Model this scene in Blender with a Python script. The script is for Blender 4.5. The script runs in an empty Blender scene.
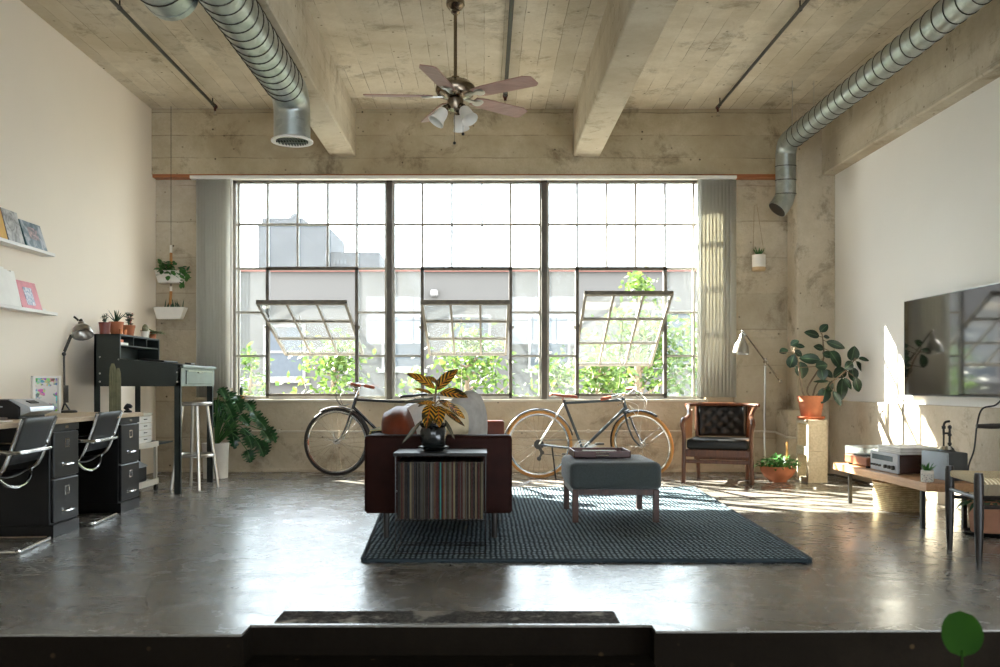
import bpy, bmesh, math, random
from mathutils import Vector, Matrix, Quaternion
PI=math.pi
SC=bpy.context.scene; COL=SC.collection
random.seed(7)
V=Vector
F=900.0; EYE=0.94
def P(px,py,Y): return V(((px-485)/F*Y, Y, EYE-(py-384)/F*Y))
def X_(px,Y): return (px-485)/F*Y
def Z_(py,Y): return EYE-(py-384)/F*Y

# ------------------------------------------------------------ materials
def lin(h):
    if isinstance(h,str):
        h=h.lstrip('#'); c=[int(h[i:i+2],16)/255 for i in (0,2,4)]
    else: c=h
    return tuple((x/12.92 if x<=0.04045 else ((x+0.055)/1.055)**2.4) for x in c)+(1,)
class NT:
    def __init__(s,name):
        s.m=bpy.data.materials.new(name); s.m.use_nodes=True
        s.t=s.m.node_tree; s.b=s.t.nodes['Principled BSDF']; s.out=s.t.nodes['Material Output']
    def n(s,typ,**kw):
        x=s.t.nodes.new(typ)
        for k,v in kw.items():
            if hasattr(x,k) and not k.startswith('i_'): setattr(x,k,v)
        return x
    def l(s,a,b): s.t.links.new(a,b)
    def coord(s,scale=(1,1,1),rot=(0,0,0),kind='Object'):
        tc=s.n('ShaderNodeTexCoord'); mp=s.n('ShaderNodeMapping')
        mp.inputs['Scale'].default_value=scale; mp.inputs['Rotation'].default_value=rot
        s.l(tc.outputs[kind],mp.inputs[0]); return mp.outputs[0]
    def noise(s,co,scale,detail=4,rough=.55,dist=0):
        x=s.n('ShaderNodeTexNoise'); x.inputs['Scale'].default_value=scale; x.inputs['Detail'].default_value=detail
        x.inputs['Roughness'].default_value=rough; x.inputs['Distortion'].default_value=dist; s.l(co,x.inputs['Vector']); return x.outputs[0]
    def ramp(s,f,stops):
        x=s.n('ShaderNodeValToRGB'); e=x.color_ramp.elements
        while len(e)<len(stops): e.new(.5)
        for i,(p,c) in enumerate(stops):
            e[i].position=p; e[i].color=lin(c) if not isinstance(c,(int,float)) else (c,c,c,1)
        s.l(f,x.inputs[0]); return x.outputs[0]
    def mix(s,f,a,b,mode='MIX'):
        x=s.n('ShaderNodeMix'); x.data_type='RGBA'; x.blend_type=mode
        for inp,val in ((0,f),(6,a),(7,b)):
            if isinstance(val,(int,float)): x.inputs[inp].default_value=val if inp==0 else (val,val,val,1)
            elif isinstance(val,(str,tuple)): x.inputs[inp].default_value=lin(val)
            else: s.l(val,x.inputs[inp])
        return x.outputs[2]
    def bump(s,h,strength=.3,dist=.01,prev=None):
        x=s.n('ShaderNodeBump'); x.inputs['Strength'].default_value=strength; x.inputs['Distance'].default_value=dist
        s.l(h,x.inputs['Height'])
        if prev is not None: s.l(prev,x.inputs['Normal'])
        return x.outputs[0]
    def set(s,**kw):
        for k,v in kw.items():
            k={'rough':'Roughness','metal':'Metallic','spec':'Specular IOR Level','coat':'Coat Weight','sheen':'Sheen Weight'}.get(k,k)
            if isinstance(v,(int,float)): s.b.inputs[k].default_value=v
            else: s.l(v,s.b.inputs[k])
        return s
    def base(s,c):
        if isinstance(c,(str,tuple)): s.b.inputs['Base Color'].default_value=lin(c)
        else: s.l(c,s.b.inputs['Base Color'])
_mc={}
def mat(name,color,rough=.5,metal=0,var=.12,scale=12,bump=.0,bscale=60,spec=.5,sheen=0,coat=0):
    if name in _mc: return _mc[name]
    t=NT(name); co=t.coord()
    f=t.noise(co,scale,5)
    c=lin(color)
    d=t.mix(1.0,color,t.ramp(f,[(.3,1-var*2),(.7,1.0)]),'MULTIPLY')
    t.base(d); t.set(rough=rough,metal=metal,spec=spec,sheen=sheen,coat=coat)
    if bump: t.l(t.bump(t.noise(co,bscale,3),bump,.004),t.b.inputs['Normal'])
    _mc[name]=t.m; return t.m

def concrete(name,c1,c2,c3,board=None,boardscale=5.0,stain='#5a4a36',lines=.5,rough=.85):
    """board: axis index across which board joints repeat"""
    t=NT(name); co=t.coord()
    big=t.noise(co,.9,6,.62,.4); mid=t.noise(co,5,8,.7); fine=t.noise(co,45,4,.7)
    col=t.ramp(big,[(.3,c1),(.52,c2),(.72,c3)])
    col=t.mix(t.ramp(mid,[(.42,0.0),(.62,.45)]),col,c1)
    st=t.ramp(t.noise(co,2.3,9,.75,.35),[(.54,0.0),(.68,.7)])
    col=t.mix(st,col,stain)
    # pits
    vo=t.n('ShaderNodeTexVoronoi'); vo.inputs['Scale'].default_value=9; t.l(co,vo.inputs['Vector'])
    pit=t.ramp(vo.outputs[0],[(.05,1.0),(.12,0.0)])
    pm=t.ramp(t.noise(co,3,3),[(.45,0.0),(.55,1.0)])
    pit=t.mix(1.0,pit,pm,'MULTIPLY')
    col=t.mix(pit,col,'#3d3122')
    nrm=None
    if board is not None:
        sx=t.n('ShaderNodeSeparateXYZ'); t.l(co,sx.inputs[0])
        m=t.n('ShaderNodeMath'); m.operation='MULTIPLY'; m.inputs[1].default_value=boardscale; t.l(sx.outputs[board],m.inputs[0])
        wob=t.n('ShaderNodeMath'); wob.operation='MULTIPLY_ADD'; wob.inputs[1].default_value=.12; t.l(t.noise(co,2.5,3),wob.inputs[0]); t.l(m.outputs[0],wob.inputs[2])
        fr=t.n('ShaderNodeMath'); fr.operation='FRACT'; t.l(wob.outputs[0],fr.inputs[0])
        ln=t.ramp(fr.outputs[0],[(.0,1.0),(.05,0.0)])
        brk=t.ramp(t.noise(co,1.7,5,.7),[(.42,0.0),(.6,lines)])
        ln=t.mix(1.0,ln,brk,'MULTIPLY')
        fl=t.n('ShaderNodeMath'); fl.operation='FLOOR'; t.l(wob.outputs[0],fl.inputs[0])
        wn=t.n('ShaderNodeTexWhiteNoise'); wn.noise_dimensions='1D'; t.l(fl.outputs[0],wn.inputs['W'])
        col=t.mix(1.0,col,t.ramp(wn.outputs[0],[(0,.84),(1,1.0)]),'MULTIPLY')
        col=t.mix(ln,col,'#4a3c2a')
        nrm=t.bump(ln,-.5,.01)
    col=t.mix(t.ramp(fine,[(.35,.25),(.6,0.0)]),col,c1)
    t.base(col); t.set(rough=rough,spec=.25)
    n1=t.bump(mid,.5,.02,nrm); n2=t.bump(fine,.35,.006,n1); t.l(n2,t.b.inputs['Normal'])
    return t.m
M={}
M['conc_head']=concrete('concrete_header','#a8987a','#c2b497','#d2c6ad',2,4.2,lines=.9)
M['conc_wall']=concrete('concrete_wall','#b0a188','#c8bca5','#d6ccb9',2,2.6)
M['conc_ceil']=concrete('concrete_ceiling','#c0b298','#d8cdb8','#e5ddcc',0,6.2,'#6e5f46',1.0)
M['conc_beam']=concrete('concrete_beam','#b8aa92','#cdc2ac','#dbd2bf',2,7,'#7d6d52',.5)
M['conc_col']=concrete('concrete_column','#b5a890','#c9bda8','#d6ccba',None)
M['conc_low']=concrete('concrete_low_wall','#aea18c','#c4b8a5','#d3cab9',None)
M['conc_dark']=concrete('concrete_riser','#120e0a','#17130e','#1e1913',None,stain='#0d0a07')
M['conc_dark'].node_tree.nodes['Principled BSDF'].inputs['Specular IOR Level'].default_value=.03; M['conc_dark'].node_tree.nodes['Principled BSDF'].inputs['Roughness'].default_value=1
# polished floor
t=NT('polished_concrete'); co=t.coord()
big=t.noise(co,.8,7,.65,.6); mid=t.noise(co,4,8,.75,.5); fn=t.noise(co,40,4,.7)
col=t.ramp(big,[(.3,'#5f5c57'),(.5,'#74706a'),(.7,'#88847c')])
col=t.mix(t.ramp(mid,[(.4,0.0),(.65,.5)]),col,'#5d574e')
vo=t.n('ShaderNodeTexVoronoi'); vo.feature='DISTANCE_TO_EDGE'; vo.inputs['Scale'].default_value=.55
dn=t.mix(.2,co,t.n('ShaderNodeTexNoise').outputs[1]); t.l(dn,vo.inputs['Vector'])
crk=t.ramp(vo.outputs[0],[(.0,.25),(.004,0.0)])
col=t.mix(crk,col,'#3c372f')
col=t.mix(t.ramp(fn,[(.3,.3),(.55,0.0)]),col,'#544f46')
t.base(col); 
t.set(rough=t.ramp(mid,[(.3,.17),(.7,.34)]),spec=.62)
n1=t.bump(mid,.05,.02); n2=t.bump(big,.12,.03,n1); t.l(n2,t.b.inputs['Normal'])
M['floor']=t.m
M['floor_low']=mat('lower_floor','#2a241d',.6)
# plaster
def plaster(name,c,v=.05):
    t=NT(name); co=t.coord(); f=t.noise(co,.7,4); g=t.noise(co,60,3)
    col=t.mix(1.0,c,t.ramp(f,[(.3,1-v),(.7,1.0)]),'MULTIPLY'); t.base(col); t.set(rough=.9,spec=.2)
    t.l(t.bump(g,.12,.003),t.b.inputs['Normal']); return t.m
M['plaster_l']=plaster('plaster_cream','#ebe0cf'); M['plaster_r']=plaster('plaster_white','#eeeae2')
def wood(name,c1,c2,rough=.45,axis=0,scale=6):
    if name in _mc: return _mc[name]
    t=NT(name); s=[1,1,1]; s[axis]=.12; co=t.coord(tuple(s))
    w=t.noise(co,scale*4,6,.65,1.0); g=t.noise(co,scale*16,3)
    col=t.ramp(w,[(.35,c1),(.65,c2)]); col=t.mix(t.ramp(g,[(.35,.35),(.6,0.0)]),col,c1)
    t.base(col); t.set(rough=rough); t.l(t.bump(g,.1,.002),t.b.inputs['Normal']); _mc[name]=t.m; return t.m
M['wood_desk']=wood('wood_desk','#a98f70','#c9b394',.5,1)
M['wood_bench']=wood('wood_bench','#a87c55','#c79b70',.45,1)
M['wood_strip']=wood('wood_strip','#8a4f2b','#b3703f',.5,0)
M['wood_walnut']=wood('wood_walnut','#3c2214','#6d4026',.35,2)
M['wood_legs']=wood('wood_ottoman','#2f180b','#502a15',.4,2)
M['wood_dark']=wood('wood_ebony','#1d1815','#2e2621',.35,2)
M['wood_tray']=wood('wood_tray','#35120a','#521f11',.35,0)
M['wood_box']=wood('wood_phono','#7a4a33','#9c6448',.35,1)
M['fan_blade']=wood('fan_blade','#927068','#ab857b',.45,0)
M['chrome']=mat('chrome','#d8d8d6',.12,1,.02)
M['steel']=mat('brushed_steel','#b9b7b0',.32,1,.05)
M['nickel']=mat('nickel_dark','#8a7c6b',.25,1,.08)
M['galv']=None
t=NT('galvanised'); co=t.coord()
vo=t.n('ShaderNodeTexVoronoi'); vo.inputs['Scale'].default_value=22; t.l(co,vo.inputs['Vector'])
col=t.mix(.5,'#a9b0ac',t.ramp(vo.outputs[1],[(0,'#8f9793'),(1,'#c2c8c4')])); t.base(col)
t.set(rough=t.ramp(t.noise(co,8,4),[(.3,.28),(.7,.45)]),metal=.85); M['galv']=t.m
M['black_metal']=mat('black_metal','#1c1b1a',.35,.4,.05)
M['black_cab']=mat('black_cabinet','#0b0a09',.4,.1,.1,spec=.35)
M['black_plastic']=mat('black_plastic','#0c0c0d',.45,0,.05,spec=.35)
M['black_leather']=mat('black_leather','#0b0c0c',.5,0,.2,20,.25,90,spec=.4)
M['sofa_leather_shaded']=mat('sofa_leather_shaded','#2a1009',.65,0,.2,8,.25,120,spec=.12)  # sofa leather with the shade of the near end put into its colour
M['sofa_leather_lit']=mat('sofa_leather_lit','#6e2f17',.5,0,.2,8,.2,90,spec=.3)  # same sofa leather, coloured as where daylight falls on it
M['pipe']=mat('dark_pipe','#4c4a45',.45,.7,.15)
M['mullion']=mat('mullion_paint','#5b554d',.6,.1,.2,10,.2)
M['muntin']=mat('muntin_paint_glare','#b5b2aa',.6,.1,.15)  # lightened to imitate window glare bleeding over the thin bars
M['sash']=mat('sash_paint','#7c776d',.55,.1,.2,15)
M['white']=mat('white_paint','#e6e3dc',.5,0,.04)
M['white_cer']=mat('white_ceramic','#e9e4da',.35,0,.04)
M['beige_metal']=mat('beige_metal','#c9c1b0',.5,0,.06)
M['desk_green']=mat('clerk_desk_enamel','#252d2a',.45,.2,.12,6)
M['desk_light']=mat('clerk_desk_front','#7f8886',.4,.3,.12,6)
M['terra']=mat('terracotta','#b9714c',.8,0,.14,9,.2,40)
M['terra_dark']=mat('terracotta_glazed','#7a2f20',.35,0,.1)
M['soil']=mat('soil','#2b2018',.95,0,.3,60,.8,60)
M['blk_glaze']=mat('black_glaze','#141616',.18,0,.1)
M['ottoman']=mat('ottoman_fabric','#3c4443',.9,0,.18,140,.5,300,sheen=.3)
M['cream_pil']=mat('cream_pillow','#d3c4a4',.95,0,.12,14,.3,120)
M['white_pil']=mat('white_pillow','#d4cfc8',.95,0,.1,14,.3,120)
M['linen']=mat('grey_linen','#a7a39d',.95,0,.14,14,.3,120)
M['saddle']=mat('saddle_leather','#9a4a2c',.4,0,.1)
M['bike_grey']=mat('bike_enamel','#3c4448',.3,.4,.04,coat=.5)
M['bike_dark']=mat('bike_dark_enamel','#1b1f25',.25,.3,.04,coat=.5)
M['tan_tire']=mat('tan_tyre','#c08a4c',.7,0,.08)
M['blk_tire']=mat('black_tyre','#26221f',.7,0,.08)
M['cinder']=mat('cinder_block','#c4b69c',.95,0,.12,50,.7,120)
M['cable']=mat('black_cable','#17171a',.5)
M['cord']=mat('sisal_rope','#8a6b48',.9)
M['paper']=mat('paper','#f0ede6',.8,0,.03)
M['silver_plastic']=mat('silver_plastic','#b4b9c0',.3,.5,.04)
M['frost']=mat('frosted_glass_shade','#e8e6de',.35,0,.03)
M['bldg']=plaster('outside_stucco','#4f4c48'); M['bldg_far']=plaster('outside_far','#3a3c3f')
M['coping']=mat('coping_red','#6e4238',.8); M['win_ext']=mat('outside_window_glass','#33393e',.5)
M['asphalt']=mat('asphalt','#55534f',.9)
M['bark']=mat('bark','#7c6a55',.9,0,.2,14,.5)
M['wicker']=None
t=NT('wicker'); co=t.coord()
w1=t.n('ShaderNodeTexWave'); w1.bands_direction='Z'; w1.inputs['Scale'].default_value=22; w1.inputs['Distortion'].default_value=1.5; t.l(co,w1.inputs['Vector'])
br=t.n('ShaderNodeTexBrick'); 
col=t.mix(w1.outputs[1],'#bba377','#e0cfa6'); col=t.mix(t.ramp(t.noise(co,30,3),[(.4,.4),(.6,0.0)]),col,'#8f7650'); t.base(col)
t.set(rough=.9); t.l(t.bump(w1.outputs[1],.9,.012),t.b.inputs['Normal']); M['wicker']=t.m
t=NT('woven_cord'); co=t.coord()
w1=t.n('ShaderNodeTexWave'); w1.bands_direction='DIAGONAL'; w1.inputs['Scale'].default_value=30; w1.inputs['Distortion'].default_value=.6; t.l(co,w1.inputs['Vector'])
t.base(t.mix(w1.outputs[1],'#bba47b','#e6d6b2')); t.set(rough=.85); t.l(t.bump(w1.outputs[1],.8,.006),t.b.inputs['Normal']); M['cordseat']=t.m
# rug
t=NT('rug_weave'); co=t.coord()
nz=t.noise(co,3.0,4,.6)
w1=t.n('ShaderNodeTexWave'); w1.bands_direction='Y'; w1.inputs['Scale'].default_value=6.6; w1.inputs['Distortion'].default_value=1.4; w1.inputs['Detail'].default_value=2; w1.inputs['Detail Scale'].default_value=1.4; t.l(co,w1.inputs['Vector'])
w2=t.n('ShaderNodeTexWave'); w2.bands_direction='X'; w2.inputs['Scale'].default_value=11; w2.inputs['Distortion'].default_value=2.2; t.l(co,w2.inputs['Vector'])
h=t.mix(1.0,w1.outputs[1],w2.outputs[1],'MULTIPLY')
col=t.ramp(h,[(.03,'#252e33'),(.3,'#64767f'),(.8,'#9aabb4')])
streak=t.ramp(t.noise(t.coord((2,22,1)),1.3,6,.7),[(.56,0.0),(.64,.75)])
col=t.mix(streak,col,'#1c242b')
t.base(col); t.set(rough=.95,spec=.1); t.l(t.bump(h,1.0,.015),t.b.inputs['Normal']); M['rug']=t.m
M['rug_edge']=mat('rug_binding','#26333a',.95,0,.2,40,.5)
# glass
def glassmat(name,haze,tint='#f4f7f6',gloss=.06):
    t=NT(name); t.t.nodes.remove(t.b)
    tr=t.n('ShaderNodeBsdfTransparent'); tr.inputs[0].default_value=lin(tint)
    gl=t.n('ShaderNodeBsdfGlossy'); gl.inputs['Roughness'].default_value=.02
    tl=t.n('ShaderNodeBsdfTranslucent'); tl.inputs[0].default_value=(.95,.97,1,1)
    co=t.coord(); 
    m1=t.n('ShaderNodeMixShader'); m2=t.n('ShaderNodeMixShader'); fr=t.n('ShaderNodeLayerWeight'); fr.inputs[0].default_value=.5
    f=t.ramp(t.noise(co,2.5,6,.7),[(.3,haze*.75),(.7,haze*1.25)]); t.l(f,m1.inputs[0])
    t.l(tr.outputs[0],m1.inputs[1]); t.l(tl.outputs[0],m1.inputs[2])
    t.l(t.ramp(fr.outputs[1],[(0,.03),(.6,.07),(1,.7)]),m2.inputs[0]); t.l(m1.outputs[0],m2.inputs[1]); t.l(gl.outputs[0],m2.inputs[2]); t.l(m2.outputs[0],t.out.inputs[0]); return t.m
M['glass']=glassmat('dusty_window_glass',.008); M['acrylic']=glassmat('clear_acrylic',.08)
# blind slats : part translucent
t=NT('blind_vinyl'); tl=t.n('ShaderNodeBsdfTranslucent'); tl.inputs[0].default_value=lin('#e6e4dc'); mx=t.n('ShaderNodeMixShader'); mx.inputs[0].default_value=.6
t.base('#dedcd4'); t.set(rough=.6); t.l(t.b.outputs[0],mx.inputs[1]); t.l(tl.outputs[0],mx.inputs[2]); t.l(mx.outputs[0],t.out.inputs[0]); M['blind']=t.m
# tv screen
t=NT('tv_screen'); t.base('#0b0c0c'); t.set(rough=.06,spec=.9,coat=.6); t.b.inputs['IOR'].default_value=1.7; M['screen']=t.m
def leafmat(name,c1,c2,trans=.25,rough=.35,vein=None,stripe=None,spec=.35):
    t=NT(name); co=t.coord(kind='UV'); sx=t.n('ShaderNodeSeparateXYZ'); t.l(co,sx.inputs[0])
    oc=t.coord(); col=t.mix(t.ramp(t.noise(oc,9,4),[(.35,0.0),(.65,1.0)]),c1,c2)
    a=t.n('ShaderNodeMath'); a.operation='SUBTRACT'; a.inputs[1].default_value=.5; t.l(sx.outputs[0],a.inputs[0])
    b=t.n('ShaderNodeMath'); b.operation='ABSOLUTE'; t.l(a.outputs[0],b.inputs[0])
    if stripe:
        k=t.n('ShaderNodeMath'); k.operation='MULTIPLY_ADD'; k.inputs[1].default_value=-.55; t.l(b.outputs[0],k.inputs[0]); t.l(sx.outputs[1],k.inputs[2])
        k2=t.n('ShaderNodeMath'); k2.operation='MULTIPLY'; k2.inputs[1].default_value=6; t.l(k.outputs[0],k2.inputs[0])
        k3=t.n('ShaderNodeMath'); k3.operation='FRACT'; t.l(k2.outputs[0],k3.inputs[0])
        st=t.ramp(k3.outputs[0],[(.34,1.0),(.46,0.0)]); 
        md=t.ramp(t.noise(oc,16,3),[(.38,.0),(.5,1.0)])
        col=t.mix(t.mix(1.0,st,md,'MULTIPLY'),col,stripe)
    if vein: col=t.mix(t.ramp(b.outputs[0],[(.02,.9),(.06,0.0)]),col,vein)
    t.base(col); t.set(rough=rough,spec=spec)
    tl=t.n('ShaderNodeBsdfTranslucent'); t.l(col,tl.inputs[0]); mx=t.n('ShaderNodeMixShader'); mx.inputs[0].default_value=trans
    t.l(t.b.outputs[0],mx.inputs[1]); t.l(tl.outputs[0],mx.inputs[2]); t.l(mx.outputs[0],t.out.inputs[0]); return t.m
M['lf_rubber']=leafmat('leaf_rubber','#15261a','#263b29',.1,.32,'#4a6243')
M['lf_monstera']=leafmat('leaf_monstera','#17331d','#27502b',.12,.2,'#4c7048')
M['lf_croton']=leafmat('leaf_croton','#1c2110','#2c2411',.25,.35,'#b35a26','#d69a28')
M['lf_croton_dull']=leafmat('leaf_croton_dull','#2f3a2c','#4d4a3a',.15,.35,'#8b5a44')
M['lf_green']=leafmat('leaf_green','#2c5a2a','#4c7d3c',.25,.45)
M['lf_dark']=leafmat('leaf_dark','#22402a','#33573a',.15,.45)
M['lf_pink']=leafmat('leaf_pink','#b56a5f','#8a5a4c',.25,.45)
M['lf_pale']=leafmat('leaf_pale','#7f8d5c','#b3b58c',.25,.45)
M['lf_tree']=leafmat('leaf_tree','#2f4a1f','#5c6f2e',.35,.6)
M['lf_cam']=leafmat('leaf_pilea','#142b07','#1b3709',.05,.8,spec=.05)
M['cactus']=mat('cactus_skin','#7c7a5c',.8,0,.2,20,.4,60)

# ------------------------------------------------------------ mesh builder
class MB:
    def __init__(s): s.b=bmesh.new(); s.uv=s.b.loops.layers.uv.new('UVMap')
    def face(s,vs,uvs=None):
        try: f=s.b.faces.new(vs)
        except ValueError: return None
        if uvs:
            for l,u in zip(f.loops,uvs): l[s.uv].uv=u
        return f
    def box(s,x0,x1,y0,y1,z0,z1,bev=0,seg=1,mtx=None):
        vs=[s.b.verts.new((x,y,z)) for z in (z0,z1) for x,y in ((x0,y0),(x1,y0),(x1,y1),(x0,y1))]
        fs=[s.face([vs[i] for i in q]) for q in ((3,2,1,0),(4,5,6,7),(0,1,5,4),(1,2,6,5),(2,3,7,6),(3,0,4,7))]
        if bev:
            es=list({e for f in fs for e in f.edges})
            r=bmesh.ops.bevel(s.b,geom=es,offset=bev,segments=seg,affect='EDGES',profile=.5,clamp_overlap=True)
            vs=list({v for f in r['faces'] for v in f.verts}|{v for v in vs if v.is_valid})
        if mtx is not None:
            for v in vs: v.co=mtx@v.co
        return s
    def obox(s,c,size,rot=(0,0,0),bev=0,seg=1):
        from mathutils import Euler
        m=Matrix.Translation(c)@Euler(rot).to_matrix().to_4x4()
        a,b,d=[k/2 for k in size]
        return s.box(-a,a,-b,b,-d,d,bev,seg,m)
    def beam(s,p,q,w,h,up=(0,0,1),bev=0):
        p,q=V(p),V(q); d=(q-p); L=d.length; d.normalize(); u=V(up)
        if abs(d.dot(u))>.98: u=V((0,1,0))
        sd=d.cross(u).normalized(); u=sd.cross(d)
        m=Matrix((( d.x,sd.x,u.x,0),(d.y,sd.y,u.y,0),(d.z,sd.z,u.z,0),(0,0,0,1))); m.translation=(p+q)/2
        return s.box(-L/2,L/2,-w/2,w/2,-h/2,h/2,bev,1,m)
    def tube(s,pts,r,seg=10,closed=False,cap=True,smooth=0):
        pts=[V(p) for p in pts]
        rs=list(r) if isinstance(r,(list,tuple)) else [r]*len(pts)
        if smooth:
            n=len(pts); out=[]; ro=[]
            rng=range(n if closed else n-1)
            for i in rng:
                g=lambda k: pts[k%n] if closed else pts[max(0,min(n-1,k))]
                p0,p1,p2,p3=g(i-1),g(i),g(i+1),g(i+2); ra,rb=rs[i],rs[(i+1)%n]
                for k in range(smooth):
                    t=k/smooth; t2=t*t; t3=t2*t
                    out.append(.5*((2*p1)+(p2-p0)*t+(2*p0-5*p1+4*p2-p3)*t2+(3*p1-p0-3*p2+p3)*t3)); ro.append(ra+(rb-ra)*t)
            if not closed: out.append(pts[-1]); ro.append(rs[-1])
            pts,rs=out,ro
        n=len(pts); rings=[]; prev=None
        for i,p in enumerate(pts):
            if closed: d=pts[(i+1)%n]-pts[i-1]
            else: d=pts[min(i+1,n-1)]-pts[max(i-1,0)]
            if d.length<1e-9: d=V((0,0,1))
            d.normalize()
            if prev is None:
                a=V((0,0,1)) if abs(d.z)<.9 else V((1,0,0)); u=d.cross(a).normalized()
            else:
                u=(prev-d*prev.dot(d))
                if u.length<1e-6: u=d.orthogonal()
                u.normalize()
            prev=u; w=d.cross(u)
            rings.append([s.b.verts.new(p+(u*math.cos(2*PI*k/seg)+w*math.sin(2*PI*k/seg))*rs[i]) for k in range(seg)])
        m=n if closed else n-1
        for i in range(m):
            a,b=rings[i],rings[(i+1)%n]
            for k in range(seg): s.face([a[k],a[(k+1)%seg],b[(k+1)%seg],b[k]])
        if cap and not closed:
            s.face(rings[0][::-1]); s.face(rings[-1])
        return s
    def cyl(s,p,q,r,r2=None,seg=16,cap=True): return s.tube([p,q],[r,r if r2 is None else r2],seg,cap=cap)
    def lathe(s,prof,c=(0,0,0),seg=24,axis=None,capends=False):
        c=V(c); rings=[]
        R=Matrix.Identity(3) if axis is None else V((0,0,1)).rotation_difference(V(axis).normalized()).to_matrix()
        for r,z in prof:
            if r<1e-6: rings.append([s.b.verts.new(c+R@V((0,0,z)))])
            else: rings.append([s.b.verts.new(c+R@V((r*math.cos(2*PI*k/seg),r*math.sin(2*PI*k/seg),z))) for k in range(seg)])
        for a,b in zip(rings,rings[1:]):
            for k in range(seg):
                k2=(k+1)%seg
                if len(a)==1 and len(b)==1: continue
                if len(a)==1: s.face([a[0],b[k2],b[k]][::-1])
                elif len(b)==1: s.face([a[k],a[k2],b[0]])
                else: s.face([a[k],a[k2],b[k2],b[k]])
        if capends:
            if len(rings[0])>1: s.face(rings[0][::-1])
            if len(rings[-1])>1: s.face(rings[-1])
        return s
    def ball(s,c,r,seg=16,sc=(1,1,1)):
        n=max(6,seg//2)
        m0=len(s.b.verts)
        s.lathe([(r*math.sin(PI*i/n),-r*math.cos(PI*i/n)) for i in range(n+1)],(0,0,0),seg)
        s.b.verts.ensure_lookup_table()
        for v in s.b.verts[m0:]: v.co=V((v.co.x*sc[0],v.co.y*sc[1],v.co.z*sc[2]))+V(c)
        return s
    def prism(s,poly,y0,y1,axis='y'):
        mk={'y':lambda a,b,c:(a,c,b),'x':lambda a,b,c:(c,a,b),'z':lambda a,b,c:(a,b,c)}[axis]
        A=[s.b.verts.new(mk(a,b,y0)) for a,b in poly]; B=[s.b.verts.new(mk(a,b,y1)) for a,b in poly]
        s.face(A); s.face(B[::-1]); n=len(A)
        for i in range(n): s.face([A[i],B[i],B[(i+1)%n],A[(i+1)%n]])
        return s
    def leaf(s,base,d,n,L,W,bend=.4,fold=.12,seg=6,kind='oval'):
        d=V(d).normalized(); n=V(n); n=(n-d*n.dot(d))
        if n.length<1e-4: n=d.orthogonal()
        n.normalize(); sd=d.cross(n); p=V(base); rows=[]
        for i in range(seg+1):
            t=i/seg
            if kind=='oval': w=math.sin(PI*min(1,max(0,t))**.85)**.75 if 0<t<1 else 0.02
            elif kind=='blade': w=(1-t)**.6*(.5+.5*min(1,t*5))+.01
            elif kind=='round': w=math.sqrt(max(0,1-(2*t-1)**2))+.01
            else: w=(math.sin(PI*t**.6)**.6 if 0<t<1 else .03)*(1 if i%3!=2 else .5)
            w*=W/2; A=bend*t; dd=d*math.cos(A)-n*math.sin(A); nn=n*math.cos(A)+d*math.sin(A)
            rows.append([s.b.verts.new(p+sd*w+nn*fold*w),s.b.verts.new(p),s.b.verts.new(p-sd*w+nn*fold*w)])
            p=p+dd*(L/seg)
        for i in range(seg):
            a,b=rows[i],rows[i+1]; t0=i/seg; t1=(i+1)/seg
            s.face([a[0],a[1],b[1],b[0]],[(0,t0),(.5,t0),(.5,t1),(0,t1)]); s.face([a[1],a[2],b[2],b[1]],[(.5,t0),(1,t0),(1,t1),(.5,t1)])
        return s
    def pillow(s,c,size,rot=(0,0,0),n=12,pw=.5):
        from mathutils import Euler
        m=Matrix.Translation(c)@Euler(rot).to_matrix().to_4x4(); w,h,t=size; g=[{},{}]
        for sd in (0,1):
            for i in range(n+1):
                for j in range(n+1):
                    u=2*i/n-1; v=2*j/n-1
                    e=max(0,(1-u*u)*(1-v*v))**pw
                    pu=math.sqrt(1-.38*v*v*abs(v)**.5); pv=math.sqrt(1-.38*u*u*abs(u)**.5)
                    if sd and (i in(0,n) or j in(0,n)): g[1][i,j]=g[0][i,j]; continue
                    g[sd][i,j]=s.b.verts.new(m@V((u*w/2*pu,(t/2*e)*(1 if sd else -1),v*h/2*pv)))
            for i in range(n):
                for j in range(n):
                    q=[g[sd][i,j],g[sd][i+1,j],g[sd][i+1,j+1],g[sd][i,j+1]]
                    s.face(q if not sd else q[::-1])
        return s
def chain_loc(o):
    l=V((0,0,0))
    while o: l+=V(o.location); o=o.parent
    return l
def tag(o,label=None,cat=None,group=None,kind=None):
    if label: o['label']=label
    if cat: o['category']=cat
    if group: o['group']=group
    if kind: o['kind']=kind
    return o
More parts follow.
